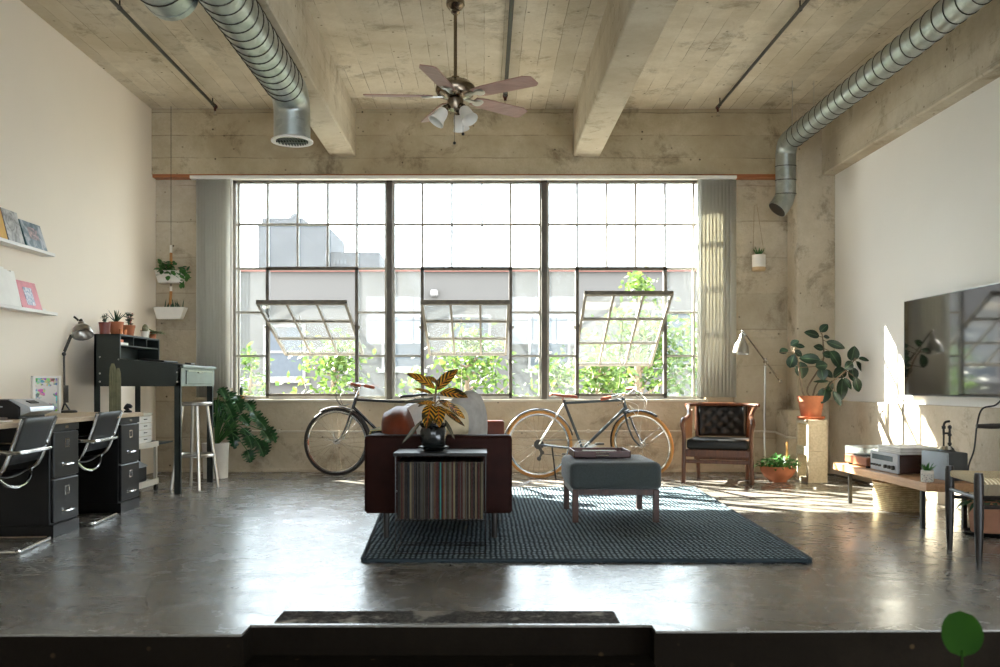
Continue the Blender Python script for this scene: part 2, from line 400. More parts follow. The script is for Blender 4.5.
def build(mb,name,m,parent=None,bevel=0,angle=35,flat=False,structure=False,subd=0,label=None,solid=0):
    me=bpy.data.meshes.new(name)
    bmesh.ops.recalc_face_normals(mb.b,faces=mb.b.faces) if not getattr(mb,'norecalc',False) else None
    off=chain_loc(parent) if parent else V((0,0,0)); loc=V((0,0,0))
    if parent is None and not structure:
        xs=[v.co for v in mb.b.verts]; lo=V([min(c[i] for c in xs) for i in range(3)]); hi=V([max(c[i] for c in xs) for i in range(3)])
        loc=V(((lo.x+hi.x)/2,(lo.y+hi.y)/2,lo.z)); off=loc
    for v in mb.b.verts: v.co-=off
    mb.b.to_mesh(me); mb.b.free()
    if isinstance(m,(list,tuple)):
        for k in m: me.materials.append(k)
    else: me.materials.append(m)
    if not flat:
        me.shade_smooth()
        try: me.set_sharp_from_angle(angle=math.radians(angle))
        except Exception: pass
    o=bpy.data.objects.new(name,me); COL.objects.link(o); o.location=loc
    if parent: o.parent=parent
    if bevel:
        b=o.modifiers.new('bevel','BEVEL'); b.width=bevel; b.segments=2; b.limit_method='ANGLE'; b.angle_limit=.6
        w=o.modifiers.new('wn','WEIGHTED_NORMAL')
    if solid:
        q=o.modifiers.new('solid','SOLIDIFY'); q.thickness=solid; q.offset=0
    if subd:
        q=o.modifiers.new('sub','SUBSURF'); q.levels=q.render_levels=subd
    if structure: o['kind']='structure'
    if label: o['label']=label
    return o
def thing(name,loc,label,cat,group=None):
    o=bpy.data.objects.new(name,None); COL.objects.link(o); o.location=loc; o.empty_display_size=.1
    return tag(o,label,cat,group)
def copy_tree(o,parent=None):
    c=o.copy(); COL.objects.link(c)
    if parent: c.parent=parent
    for ch in [x for x in o.children]: copy_tree(ch,c)
    return c
def B(*a,**k): m=MB(); m.box(*a,**k); return m

# ============================================================ SETTING
CEIL=3.84; LW=-3.515; RW=3.62; BW=9.61; WY=9.75
# floor platform with notch
m=MB(); m.prism([(-3.7,3.38),(-.915,3.38),(-.915,3.51),(.65,3.51),(.65,3.425),(3.8,3.47),(3.8,9.95),(-3.7,9.95)],-.01,0,'z')
build(m,'floor',M['floor'],structure=True,bevel=.003)
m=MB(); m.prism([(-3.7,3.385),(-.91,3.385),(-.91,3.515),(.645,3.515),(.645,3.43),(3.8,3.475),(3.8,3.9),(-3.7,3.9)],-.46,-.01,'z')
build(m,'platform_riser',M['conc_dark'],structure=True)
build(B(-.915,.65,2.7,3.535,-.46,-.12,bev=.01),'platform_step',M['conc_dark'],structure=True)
build(B(-3.7,3.8,-4.6,3.6,-.56,-.46),'floor_lower',M['floor_low'],structure=True)
t=NT('patched_strip'); co=t.coord(); f=t.noise(co,30,6,.8,1); g=t.noise(co,5,4)
t.base(t.mix(t.ramp(g,[(.55,0.0),(.62,.8)]),t.ramp(f,[(.35,'#1d1b1a'),(.5,'#3f3b38'),(.65,'#6d6862')]),'#a9a399')); t.set(rough=.95,spec=.1); t.l(t.bump(f,.8,.01),t.b.inputs['Normal'])
build(B(-.83,.53,3.54,3.715,.0,.003),'trim_1',t.m,structure=True)
# walls
build(B(-3.75,LW,-4.6,9.95,-.5,CEIL+.2),'wall_left',M['plaster_l'],structure=True)
build(B(RW,RW+.2,-4.6,9.95,.77,CEIL+.2),'wall_right',M['plaster_r'],structure=True)
m=MB(); m.box(RW-.06,RW+.2,2.9,9.95,-.5,.772,bev=.006); build(m,'wall_right_ledge',M['conc_low'],structure=True)
m=MB(); m.box(-3.75,RW+.2,-4.8,-4.6,-.5,2.0); m.box(-3.75,RW+.2,-4.8,-4.6,3.3,CEIL+.2); m.box(-3.75,-3.2,-4.8,-4.6,2,3.3); m.box(3.2,RW+.2,-4.8,-4.6,2,3.3); m.box(-.2,.2,-4.8,-4.6,2,3.3)
build(m,'wall_rear',M['plaster_r'],structure=True)
r=thing('window_4',(0,-4.7,2),None,None); r['kind']='structure'  # unseen opening added behind the camera so sky light fills the room
m=MB()
for k in range(11): x=-3.2+.64*k; m.box(x-.015,x+.015,-4.72,-4.68,2,3.3)
for k in range(3): z=2+.65*k; m.box(-3.2,3.2,-4.72,-4.68,z-.015,z+.015)
build(m,'muntins',M['muntin'],r)
OX0,OX1,OZ0,OZ1=-2.725,2.355,.777,3.15
m=MB()
m.box(LW-.05,OX0,BW,9.92,-.02,CEIL); m.box(OX1,RW+.05,BW,9.92,-.02,CEIL); m.box(OX0,OX1,BW,9.92,-.02,OZ0-.03); m.box(OX0,OX1,BW+.02,9.92,OZ1,CEIL)
build(m,'wall_back',M['conc_wall'],structure=True)
build(B(LW-.02,3.25,9.49,9.8,3.15,CEIL+.02,bev=.006),'trim_2',M['conc_head'],structure=True)      # header beam
build(B(LW+.01,3.2,9.485,9.6,3.118,3.152),'trim_3',M['wood_strip'],structure=True)
build(B(-3.75,RW+.2,-4.8,9.95,CEIL,CEIL+.25),'ceiling',M['conc_ceil'],structure=True)
for i,(a,b,y1,z0) in enumerate(((-1.63,-1.36,9.5,3.334),(.93,1.21,9.5,3.334),(3.485,RW+.05,9.32,3.10))):
    m=MB(); m.box(a,b,-4.5,y1,z0,CEIL+.02,bev=.012); build(m,'ceiling_beam',M['conc_beam'],structure=True)
m=MB(); m.box(3.227,RW+.02,9.31,BW+.02,-.02,CEIL+.01,bev=.012); m.box(3.11,3.34,9.25,BW+.02,-.02,.67,bev=.01); build(m,'wall_pillar',M['conc_col'],structure=True)
m=MB(); m.box(OX0-.02,OX1+.02,BW-.03,9.84,OZ0-.03,OZ0,bev=.005); build(m,'window_sill',M['beige_metal'],structure=True)
build(B(LW,3.1,BW-.03,BW+.01,0,.035,bev=.005),'baseboard_back',M['conc_wall'],structure=True)

# windows
mull=[X_(390,WY),X_(543.8,WY)]
def window(i,xa,xb,cols,opx,tilt):
    r=thing('window_%d'%i,((xa+xb)/2,WY,OZ0),None,None); r['kind']='structure'
    rows=[OZ0+(OZ1-OZ0)*k/5 for k in range(6)]
    rows=[Z_(y,WY) for y in (399,356,312.5,268.7,224.7,181)]
    ox0,ox1=opx
    m=MB(); w=.022
    for x in cols:
        inside = ox0+.01<x<ox1-.01
        z0=rows[3] if inside else OZ0
        m.box(x-w/2,x+w/2,WY-.02,WY+.02,z0,3.15)
    for k,z in enumerate(rows):
        if k in (0,5): continue
        if k in (1,2): m.box(xa,ox0,WY-.019,WY+.019,z-w/2,z+w/2); m.box(ox1,xb,WY-.019,WY+.019,z-w/2,z+w/2)
        else: m.box(xa,xb,WY-.019,WY+.019,z-w/2,z+w/2)
    build(m,'muntins',M['muntin'],r)
    m=MB(); fw=.032
    m.box(xa,xb,WY-.03,WY+.03,OZ0,OZ0+fw); m.box(xa,xb,WY-.03,WY+.03,3.11,3.15); m.box(xa,xa+fw,WY-.03,WY+.03,OZ0,3.15); m.box(xb-fw,xb,WY-.03,WY+.03,OZ0,3.15)
    build(m,'window_frame',M['muntin'],r)
    m=MB(); z3=rows[3]; g=.017
    m.box(ox0-g,ox0+g,WY-.035,WY+.035,OZ0+.01,z3); m.box(ox1-g,ox1+g,WY-.035,WY+.035,OZ0+.01,z3); m.box(ox0-g,ox1+g,WY-.035,WY+.035,z3-g,z3+g); m.box(ox0-g,ox1+g,WY-.035,WY+.035,OZ0+.03,OZ0+.06)
    build(m,'opening_frame',M['mullion'],r)
    m=MB(); m.box(xa,ox0,WY-.003,WY+.003,OZ0,3.13); m.box(ox1,xb,WY-.003,WY+.003,OZ0,3.13); m.box(ox0,ox1,WY-.003,WY+.003,z3,3.13)
    build(m,'glass_panes',M['glass'],r)
    # pivoting sash
    zp=Z_(327,WY); a=math.radians(tilt); top=.63; bot=.79; sw0,sw1=ox0+.02,ox1-.02
    rx=Matrix.Translation((0,WY,zp))@Matrix.Rotation(PI/2-a,4,'X')
    # local: z up along sash (z=+top is the top edge); tilt so top comes inward (-Y)
    def sb(mm,x0,x1,y0,y1,z0,z1): mm.box(x0,x1,y0,y1,z0,z1,mtx=rx)
    m=MB(); q=.028
    sb(m,sw0,sw0+q,-.02,.02,-bot,top); sb(m,sw1-q,sw1,-.02,.02,-bot,top); sb(m,sw0,sw1,-.022,.022,top-q,top+.004); sb(m,sw0,sw1,-.02,.02,-bot,-bot+q)
    for k in (1,2): 
        x=sw0+(sw1-sw0)*k/3; sb(m,x-.011,x+.011,-.015,.015,-bot,top)
        z=-bot+(bot+top)*k/3; sb(m,sw0,sw1,-.015,.015,z-.011,z+.011)
    s=build(m,'sash',M['sash'],r)
    m=MB(); sb(m,sw0+.01,sw1-.01,-.003,.003,-bot+.01,top-.01); build(m,'sash_glass',M['glass'],s)
    m=MB()
    for x in (ox0-.005,ox1+.005): m.cyl((x-.03,WY-.0,zp),(x+.03,WY,zp),.02,seg=10)
    m.tube([(ox0+.45*(ox1-ox0),WY-.45,zp+.1),(ox0+.45*(ox1-ox0),WY-.2,.95),(ox0+.45*(ox1-ox0),WY-.05,.85)],.003,5)
    build(m,'pivot_and_chain',M['steel'],r)
    return r
def xs(*p): return [X_(a,WY) for a in p]
window(1,OX0,mull[0],xs(239,268,298,328,357,386),(X_(268,WY),X_(357,WY)),20)
window(2,mull[0],mull[1],xs(394,422.5,452,482,510.5,540),(X_(422.5,WY),X_(510.5,WY)),20)
window(3,mull[1],OX1,xs(548,577,606.7,635.5,664.8,693.5),(X_(577,WY),X_(664.8,WY)),30)
for x in mull:
    m=MB(); m.box(x-.03,x+.03,WY-.08,WY+.06,OZ0,3.15,bev=.004)
    for z in (1.0,1.55,2.18,2.7): m.cyl((x,WY-.095,z),(x,WY-.075,z),.014,seg=8)
    build(m,'window_mullion',M['mullion'],structure=True)
# conduits
m=MB(); m.tube([(-2.6,BW-.03,.438),(2.6,BW-.03,.438),(2.98,BW-.03,.438),(3.08,BW-.06,.43),(3.08,9.23,.40),(3.4,9.22,.36)],.011,8); m.ball((2.69,BW-.05,.43),.02,10)
for x in (-2.2,-1.1,0,1.1,2.2): m.box(x-.015,x+.015,BW-.045,BW,.42,.456)
build(m,'trim_4',M['beige_metal'],structure=True)
m=MB(); m.tube([(2.66,BW-.004,1.43),(3.24,BW-.004,1.43)],.006,6); m.tube([(2.655,BW-.012,.0),(2.655,BW-.012,3.1)],.006,6); build(m,'trim_5',M['conc_wall'],structure=True)
m=MB(); m.tube([(3.20,9.22,.05),(3.3,9.2,.03),(3.50,9.0,.03),(3.50,7.8,.03)],.012,6); build(m,'trim_6',M['pipe'],structure=True)

# vertical blind
r=thing('vertical_blind',(-.2,9.52,3.06),'floor-length vertical blind drawn open to both ends of its long white headrail over the window','blind')
m=MB(); m.box(X_(192,9.5),X_(735,9.5),9.42,9.50,3.09,3.125,bev=.004); build(m,'headrail',M['white'],r)
def slats(xa,xb,n,nm,ang):
    m=MB()
    for k in range(n):
        x=xa+(xb-xa)*(k+.5)/n; a=math.radians(ang+random.uniform(-8,8)); c,s_=math.cos(a),math.sin(a); w=.043
        for z0 in (.82,):
            pts=[(-w,0),(0,.006),(w,0)]
            vs=[[m.b.verts.new((x+u*c-v*s_,9.46+u*s_+v*c,z)) for u,v in pts] for z in (.8,3.09)]
            for i in range(2): m.face([vs[0][i],vs[0][i+1],vs[1][i+1],vs[1][i]])
    build(m,nm,M['blind'],r,solid=.0012)
slats(X_(198,9.46),X_(229,9.46),10,'slat_stack',58)
slats(X_(699,9.46),X_(735,9.46),10,'slat_stack',28)
m=MB(); m.tube([(X_(232,9.46),9.44,.9),(X_(232,9.46),9.44,3.09)],.012,8); build(m,'wand',M['white'],r)

# ============================================================ OUTSIDE
build(B(-60,60,9.95,120,-4.3,-4.0),'ground_outside',M['asphalt'],structure=True)
def exwin(mw,mg,x,z,Y,w=.9,h=1.3):
    return
r=thing('stucco_building',(0,22,-4),'long low grey stucco building with red coping directly across the street','building')
build(B(-16,16,22,30,-4,Z_(272,22)),'wall',M['bldg'],r)
build(B(-16.1,16.1,21.9,30.1,Z_(272,22),Z_(270,22),),'coping',M['coping'],r)
for px,py in ((403,342),(470,342),(549,342),(672,338),(285,352),(715,330)):
    c=P(px,py,22); w,h=.45,.6
    m=MB(); a=.06
    m.box(c.x-w-a,c.x+w+a,21.9,21.99,c.z-h-a,c.z-h); m.box(c.x-w-a,c.x+w+a,21.9,21.99,c.z+h,c.z+h+a); m.box(c.x-w-a,c.x-w,21.9,21.99,c.z-h,c.z+h); m.box(c.x+w,c.x+w+a,21.9,21.99,c.z-h,c.z+h); m.box(c.x-w,c.x+w,21.92,21.99,c.z-.03,c.z+.03)
    m.box(c.x-w-.15,c.x+w+.15,21.85,21.99,c.z-h-.15,c.z-h-a)
    f=build(m,'window',mat('outside_trim','#77736e',.8),r)
    build(B(c.x-w,c.x+w,21.95,21.995,c.z-h,c.z+h),'pane',M['win_ext'],f)
m=MB(); c=P(434,293,21.8); m.box(c.x-.09,c.x+.09,21.75,22,c.z-.08,c.z+.08,bev=.03); build(m,'wall_light',mat('outside_trim','#77736e',.8),r)
Yf=60
r=thing('tower_block',(X_(300,Yf),Yf+4,-4),'pale stepped tower block with a round tank on its roof, far behind the low building','building')
m=MB(); m.box(X_(258,Yf),X_(326,Yf),Yf,Yf+8,-4,Z_(224,Yf)); m.box(X_(258,Yf),X_(300,Yf),Yf+1,Yf+6,Z_(224,Yf),Z_(215,Yf)); build(m,'tower',M['bldg_far'],r)
m=MB(); m.box(X_(326,Yf),X_(378,Yf),Yf+1,Yf+9,-4,Z_(250,Yf)); build(m,'lower_wing',M['bldg_far'],r)
m=MB(); m.cyl((X_(285,Yf),Yf+3,Z_(216,Yf)),(X_(285,Yf),Yf+3,Z_(211,Yf)),.15,seg=8); m.ball((X_(285,Yf),Yf+3,Z_(210,Yf)),.35); build(m,'tank',M['bldg_far'],r)
m=MB(); 
for k in range(4): m.box(X_(331+k*3.6,Yf),X_(333.4+k*3.6,Yf),Yf+.9,Yf+1.02,Z_(262,Yf),Z_(258,Yf))
build(m,'windows',M['win_ext'],r)
def tree(px,ptop,Y,rad,nl,label,seed,lo=405):
    random.seed(seed); bx=X_(px,Y); zt=Z_(ptop,Y)
    r=thing('leafy_tree',(bx,Y,-4),label,'tree','street trees outside the window')
    m=MB(); m.tube([(bx,Y,-4),(bx+.1,Y,-1.5),(bx-.05,Y,zt-1.2),(bx,Y,zt-.2)],[.14,.1,.05,.01],8,smooth=4); tips=[]
    for k in range(26):
        z=random.uniform(-1.8,zt-.25); a=random.uniform(0,2*PI); f=1-max(0,(z-zt+2.2))/2.6; L=rad*random.uniform(.5,1)*max(.15,f)
        e=V((bx+math.cos(a)*L,Y+math.sin(a)*L*.7,min(zt,z+L*.55))); s0=V((bx,Y,z)); mid=(s0+e)/2+V((0,0,-.05))
        m.tube([s0,mid,e],[.025,.015,.005],5,smooth=3); tips+= [(mid,.35),(e,.3),((mid+e)/2,.35)]
    tips+=[(V((bx,Y,zt-.12)),.2)]*4; build(m,'trunk',M['bark'],r)
    m=MB(); m.norecalc=True
    for k in range(nl):
        c,rr=random.choice(tips); p=c+V([random.gauss(0,rr*.6) for _ in range(3)])
        m.leaf(p,(random.gauss(0,1),random.gauss(0,1),random.gauss(-.3,.6)),(random.gauss(0,1),random.gauss(0,1),1),random.uniform(.10,.17),random.uniform(.05,.085),.3,.1,3)
    build(m,'foliage',M['lf_tree'],r,flat=True)
tree(252,352,15,.9,900,'thin yellow-green tree outside the left end of the window',1)
tree(335,345,14,1.3,1500,'loose leafy tree outside the left window, under the first tilted sash',2)
tree(415,372,16,.8,600,'low thin tree outside, left of the middle tilted sash',3)
tree(470,335,15,1.35,1700,'leafy tree outside the middle window, under the centre sash',4)
tree(555,360,16,.8,700,'short thin tree outside beside the right mullion',5)
tree(640,277,15,1.5,2800,'tallest leafy tree outside, its tip above the right tilted sash',6)
tree(600,350,14,1.0,1300,'bushy green tree outside just left of the tallest one',8)
random.seed(11)

# ============================================================ CEILING ITEMS
def spiral_duct(pts,r,name,parent,seams=.14,seg=28,extra=None):
    m=MB(); m.tube(pts,r,seg)
    # raised seams along straight first leg
    build(m,name,M['galv'],parent)
def seam_rings(parent,p,q,r,step,slant=.05):
    p,q=V(p),V(q); d=(q-p); n=int(d.length/step); d.normalize(); m=MB()
    u=d.orthogonal().normalized(); w=d.cross(u)
    for k in range(1,n):
        c=p+d*step*k
        m.tube([c+(u*math.cos(a)+w*math.sin(a))*(r+.0015)+d*slant*math.sin(a) for a in [2*PI*i/28 for i in range(28)]],.0045,5,closed=True)
    build(m,'seams',M['pipe'],parent)
def elbow(c0,a,b,r,n=8):
    """arc from c0+a*r... returns points bending from direction a (incoming) to b (outgoing)"""
    a,b=V(a),V(b); return [V(c0)+a*r*math.sin(t)+b*r*(1-math.cos(t)) for t in [PI/2*i/n for i in range(n+1)]]
DX,DZ,DR,DY=-1.5,3.185,.14,7.0
r=thing('spiral_duct',(DX,DY,2.83),'large galvanised spiral duct on the left with a round grille at its dropped end','duct')
pts=[(DX,-3,DZ)]+elbow((DX,DY-.16,DZ),(0,1,0),(0,0,-1),.16)+[(DX,DY,2.84)]
spiral_duct(pts,DR,'duct_tube',r)
seam_rings(r,(DX,2.5,DZ),(DX,DY-.1,DZ),DR,.13)
m=MB(); m.lathe([(.14,.02),(.162,0.008),(.162,-.004),(.14,-.006),(.125,.0),(.125,.02)],(DX,DY,2.825),28); build(m,'grille_flange',M['white'],r)
m=MB()
for k in range(-5,6):
    x=k*.022; h=math.sqrt(max(0,.125**2-x*x)); m.box(DX+x-.003,DX+x+.003,DY-h,DY+h,2.822,2.84)
m.box(DX-.125,DX+.125,DY-.005,DY+.005,2.820,2.838); build(m,'grille_louvre',M['black_metal'],r)
m=MB(); m.lathe([(0,.004),(.124,.004)],(DX,DY,2.85),24); build(m,'damper',M['black_metal'],r)
r=thing('branch_duct',(-1.81,4.2,3.03),'short galvanised duct ending above the left foreground, nearest the viewer','duct')
m=MB(); m.tube([(-1.81,3.0,3.2),(-1.81,5.15,3.2)],.16,28); m.tube([(-1.81,5.15,3.2),(-1.81,5.2,3.2),(-1.81,5.23,3.2)],[.164,.164,.12],28); build(m,'duct_tube',M['galv'],r)
for y in (4.75,5.0):
    m=MB(); m.tube([(-1.81+.162*math.cos(a),y,3.2+.162*math.sin(a)) for a in [2*PI*i/28 for i in range(28)]],.005,5,closed=True); build(m,'seam',M['pipe'],r)
for x in (-1.98,-1.67): build(MB().tube([(x,4.4,3.2),(x,4.4,CEIL)],.003,5),'hanger_rod',M['steel'],r)
r=thing('slim_duct',(3.04,9.1,2.7),'slimmer galvanised spiral duct on the right, dropping beside the concrete column','duct')
RX,RZ,RY=3.04,3.37,9.1
pts=[(RX,-3,RZ)]+elbow((RX,RY-.13,RZ),(0,1,0),(0,0,-1),.13)+[(RX,RY,3.1),(RX,RY,2.86),(RX-.02,RY,2.80),(RX-.055,RY-.005,2.74),(RX-.09,RY-.01,2.70)]
spiral_duct(pts,.1,'duct_tube',r)
e_=V((RX-.09,RY-.01,2.70)); d_=V((-.035,-.005,-.04)).normalized(); build(MB().cyl(e_-d_*.002,e_+d_*.002,.094,seg=28),'mouth_shade_disc',M['black_metal'],r)  # black disc stands in for the unlit inside of the open duct end
seam_rings(r,(RX,2.5,RZ),(RX,8.98,RZ),.1,.15,.03); 
for z in (3.14,3.0,2.86):
    m=MB(); m.tube([(RX+.102*math.cos(a),RY+.102*math.sin(a),z+.01*math.sin(a)) for a in [2*PI*i/24 for i in range(24)]],.004,5,closed=True); build(m,'drop_seam',M['pipe'],r)
for y in (8.6,5.5):
    for x in (RX-.103,RX+.103): build(MB().tube([(x,y,RZ),(x,y,3.84)],.003,5),'hanger_rod',M['steel'],r)
def sprinkler(x,z,ye,rr,label):
    r=thing('sprinkler_pipe',(x,ye,z-.1),label,'pipe')
    m=MB(); m.tube([(x,-3,z),(x,ye,z)],rr,10); 
    for y in (ye-.08,ye-2.4,ye-4.8): m.tube([(x,y,z),(x,y,CEIL-.001)],.006,6); m.cyl((x,y-.012,z),(x,y+.012,z),rr*1.25,seg=10)
    build(m,'pipe',M['pipe'],r)
    m=MB(); m.cyl((x,ye-.02,z),(x,ye+.025,z),rr*1.4,seg=10); m.cyl((x,ye,z),(x,ye,z-.05),rr*.8,seg=10); build(m,'fitting',mat('red_fitting','#5c2f24',.5,.4),r)
    m=MB(); m.cyl((x,ye,z-.05),(x,ye,z-.08),.009,seg=8); m.cyl((x,ye,z-.085),(x,ye,z-.09),.022,seg=12); build(m,'sprinkler_head',M['chrome'],r)
sprinkler(-2.76,3.78,9.2,.015,'thin dark sprinkler pipe along the ceiling left of the large duct')
sprinkler(2.38,3.77,9.2,.014,'thin dark sprinkler pipe along the ceiling right of the right-hand beam')
sprinkler(.2,3.79,8.9,.018,'thin dark sprinkler pipe along the ceiling behind the fan')

# fan
FX,FY,FZ=-.222,6.75,3.095
r=thing('ceiling_fan',(FX,FY,3.0),'five-blade ceiling fan with pinkish wood blades and frosted lamp shades','ceiling fan')
m=MB(); m.lathe([(.0,.0),(.05,.0),(.068,-.03),(.07,-.06),(.05,-.09),(.03,-.1),(.035,-.115),(.02,-.13),(0,-.13)],(FX,FY,CEIL),24); build(m,'canopy',M['nickel'],r)
build(MB().cyl((FX,FY,CEIL-.12),(FX,FY,FZ+.12),.013,seg=12),'downrod',M['nickel'],r)
m=MB(); m.lathe([(.0,.15),(.03,.15),(.035,.125),(.11,.11),(.145,.075),(.15,.04),(.135,.01),(.08,-.01),(.06,-.02),(.06,-.075),(.05,-.1),(.0,-.1)],(FX,FY,FZ),32); build(m,'motor_housing',M['nickel'],r)
for k in range(5):
    a=math.radians(183+72*k); c,s_=math.cos(a),math.sin(a)
    mt=Matrix.Translation((FX,FY,FZ))@Matrix.Rotation(a,4,'Z')@Matrix.Rotation(math.radians(-13),4,'X')
    m=MB(); poly=[(.17,-.05),(.26,-.065),(.62,-.074),(.68,-.048),(.685,.05),(.66,.072),(.26,.065),(.17,.05)]
    m.prism(poly,-.004,.004,'z')
    for v in m.b.verts: v.co=mt@v.co
    b=build(m,'blade',M['fan_blade'],r)
    m=MB(); m.beam((.09,0,-.004),(.2,0,-.008),.03,.01); m.lathe([(.0,-.016),(.035,-.014),(.045,-.004),(0,-.003)],(.215,0,0),16)
    for v in m.b.verts: v.co=mt@v.co
    build(m,'blade_bracket',M['steel'],b)
for k,a in enumerate((200,-45,75)):
    a=math.radians(a); d=V((math.cos(a)*.55,math.sin(a)*.55,-.8)).normalized(); c=V((FX,FY,FZ-.07))+V((math.cos(a),math.sin(a),0))*.06
    m=MB(); m.tube([V((FX,FY,FZ-.07)),c,c+d*.03],.012,8,smooth=3); m.lathe([(0,0),(.025,0),(.028,.03),(0,.03)],c+d*.02,14,axis=d); la=build(m,'lamp_arm',M['nickel'],r)
    m=MB(); m.lathe([(.024,0),(.04,.02),(.047,.05),(.05,.09),(.066,.125),(.063,.126),(.047,.09),(.044,.05),(.035,.022),(.02,.004)],c+d*.04,24,axis=d); build(m,'lamp_shade',M['frost'],r)
for px,py in ((454.5,143),(463,134)):
    p=P(px,py,FY-.05); m=MB(); m.cyl((p.x,p.y,p.z),(p.x,p.y,FZ-.08),.0015,seg=5); m.ball(p,.012,10); build(m,'pull_chain',M['black_metal'],r)

# ============================================================ LEFT SIDE
# desk made of two cabinets and a top
DXF=-2.64
def cabinet(y0,y1,label):
    r=thing('file_cabinet',((DXF-3.3)/2,(y0+y1)/2,0),label,'cabinet','file cabinets under the wooden desktop')
    m=MB(); m.box(-3.3,DXF-.02,y0,y1,.07,.693,bev=.004); m.box(-3.28,DXF-.0,y0+.005,y1-.005,.0,.075); m.box(DXF-.025,DXF-.003,y0,y1,.648,.693,bev=.003)
    b=build(m,'body',M['black_cab'],r)
    m=MB(); m.box(DXF-.004,DXF+.002,(y0+y1)/2-.02,(y0+y1)/2+.02,.663,.678); build(m,'lock_plate',M['chrome'],r)
    for z0,z1,zl,zh in ((.085,.35,.275,.148),(.362,.642,.57,.438)):
        d=build(B(DXF-.03,DXF,y0+.012,y1-.012,z0,z1,bev=.005),'drawer',M['black_cab'],r)
        yc=(y0+y1)/2; m=MB()
        for a,b_,c,e in ((-.028,.028,.02,.028),(-.028,.028,-.028,-.02),(-.028,-.02,-.02,.02),(.02,.028,-.02,.02)): m.box(DXF,DXF+.004,yc+a,yc+b_,zl+c,zl+e)
        build(m,'label_holder',M['chrome'],d)
        m=MB(); m.tube([(DXF,yc-.055,zh),(DXF+.022,yc-.05,zh),(DXF+.025,yc,zh),(DXF+.022,yc+.05,zh),(DXF,yc+.055,zh)],.006,8,smooth=3); m.box(DXF,DXF+.003,yc-.065,yc-.045,zh-.01,zh+.01); m.box(DXF,DXF+.003,yc+.045,yc+.065,zh-.01,zh+.01)
        build(m,'handle',M['chrome'],d)
cabinet(5.50,5.86,'black metal two-drawer file cabinet under the desk, nearer the viewer')
cabinet(6.52,6.885,'black metal two-drawer file cabinet under the desk, nearer the window')
m=MB(); m.box(-3.50,-2.62,4.2,6.91,.695,.725,bev=.003); tag(build(m,'desktop',M['wood_desk']),'long pale wooden desktop laid over the black file cabinets along the left wall','desktop')
# tubular chairs
def tube_chair():
    r=thing('cantilever_chair',(0,0,0),None,'chair','tubular office chairs at the desk')
    # local: +X is rear (towards room); width along Y
    w=.25; tr=.012
    m=MB()
    for s in (-1,1):
        y=s*w
        m.tube([(.05,y,.745),(.01,y,.62),(-.05,y,.47),(-.12,y,.425),(-.25,y,.415),(-.42,y,.43),(-.47,y,.40),(-.48,y,.3),(-.48,y,.05),(-.45,y,.014),(-.38,y,.014),(-.03,y,.014),(.01,y*.97,.014),(.02,y*.85,.014)],tr,8,smooth=4)
    m.tube([(.02,-w*.88,.014),(.02,w*.88,.014)],tr,8)
    m.tube([(-.2,-w,.41),(-.2,0,.37),(-.2,w,.41)],.009,8,smooth=4)
    m.tube([(-.09,-w,.43),(-.07,-w*.6,.37),(-.06,0,.35),(-.07,w*.6,.37),(-.09,w,.43)],.009,8,smooth=4)
    build(m,'tube_frame',M['chrome'],r)
    m=MB(); q=w+.035
    m.tube([(-.30,-q,.45),(-.32,-q,.55),(-.28,-q,.575),(-.06,-q,.565),(.0,-q+.03,.56),(.03,-q+.08,.56),(.03,0,.56),(.03,q-.08,.56),(.0,q-.03,.56),(-.06,q,.565),(-.28,q,.575),(-.32,q,.55),(-.30,q,.45)],.013,8,smooth=4)
    build(m,'arm_rail',M['chrome'],r)
    m=MB(); 
    def sling(path,y0,y1,sag,n=8):
        rows=[]
        for (x,z) in path:
            rows.append([m.b.verts.new((x-0*sag,y0+(y1-y0)*j/n,z-sag*math.sin(PI*j/n))) for j in range(n+1)])
        for a,b in zip(rows,rows[1:]):
            for j in range(n): m.face([a[j],a[j+1],b[j+1],b[j]])
    def back(path,sag,n=8):
        rows=[]
        for (x,z) in path: rows.append([m.b.verts.new((x+sag*math.sin(PI*j/n),-w+2*w*j/n,z)) for j in range(n+1)])
        for a,b in zip(rows,rows[1:]):
            for j in range(n): m.face([a[j],a[j+1],b[j+1],b[j]])
    back([(.055,.75),(.03,.70),(.01,.63),(-.015,.56),(-.045,.49)],.012); build(m,'backrest',M['black_leather'],r,solid=.006)
    m=MB(); sling([(-.10,.435),(-.18,.422),(-.3,.42),(-.42,.435)],-w,w,.03); build(m,'seat',M['black_leather'],r,solid=.008)
    return r
c=tube_chair(); c.location=(-2.62,5.19,0); c.rotation_euler=(0,0,math.radians(6)); c['label']='black leather and chrome tube chair at the desk, cut by the left photo edge'
c2=copy_tree(c); c2.location=(-2.64,6.21,0); c2.rotation_euler=(0,0,math.radians(5)); c2['label']='black leather and chrome tube chair standing between the two file cabinets'
# printer
r=thing('flatbed_printer',(-3.0,5.58,.725),'low black printer with a silver control panel on the desktop','printer')
m=MB(); m.prism([(-3.3,.728),(-2.80,.728),(-2.80,.80),(-2.87,.845),(-3.26,.845),(-3.3,.83)],5.41,5.73); build(m,'body',M['black_plastic'],r,bevel=.008)
m=MB(); m.prism([(-2.80,.745),(-2.735,.772),(-2.74,.80),(-2.85,.848),(-2.87,.846),(-2.80,.80)],5.42,5.72); p_=build(m,'control_panel',M['silver_plastic'],r,bevel=.004)
m=MB(); m.obox((-2.80,5.57,.829),(.035,.10,.006),(0,.45,0)); build(m,'display',M['black_plastic'],p_)
m=MB(); m.box(-3.28,-2.9,5.4,5.412,.80,.806); build(m,'seam_line',M['silver_plastic'],r)
tag(build(B(-3.05,-2.70,4.88,5.15,.7255,.732,bev=.001),'paper_stack',M['paper']),'short stack of white paper lying on the desk near the left edge of the photo','paper')
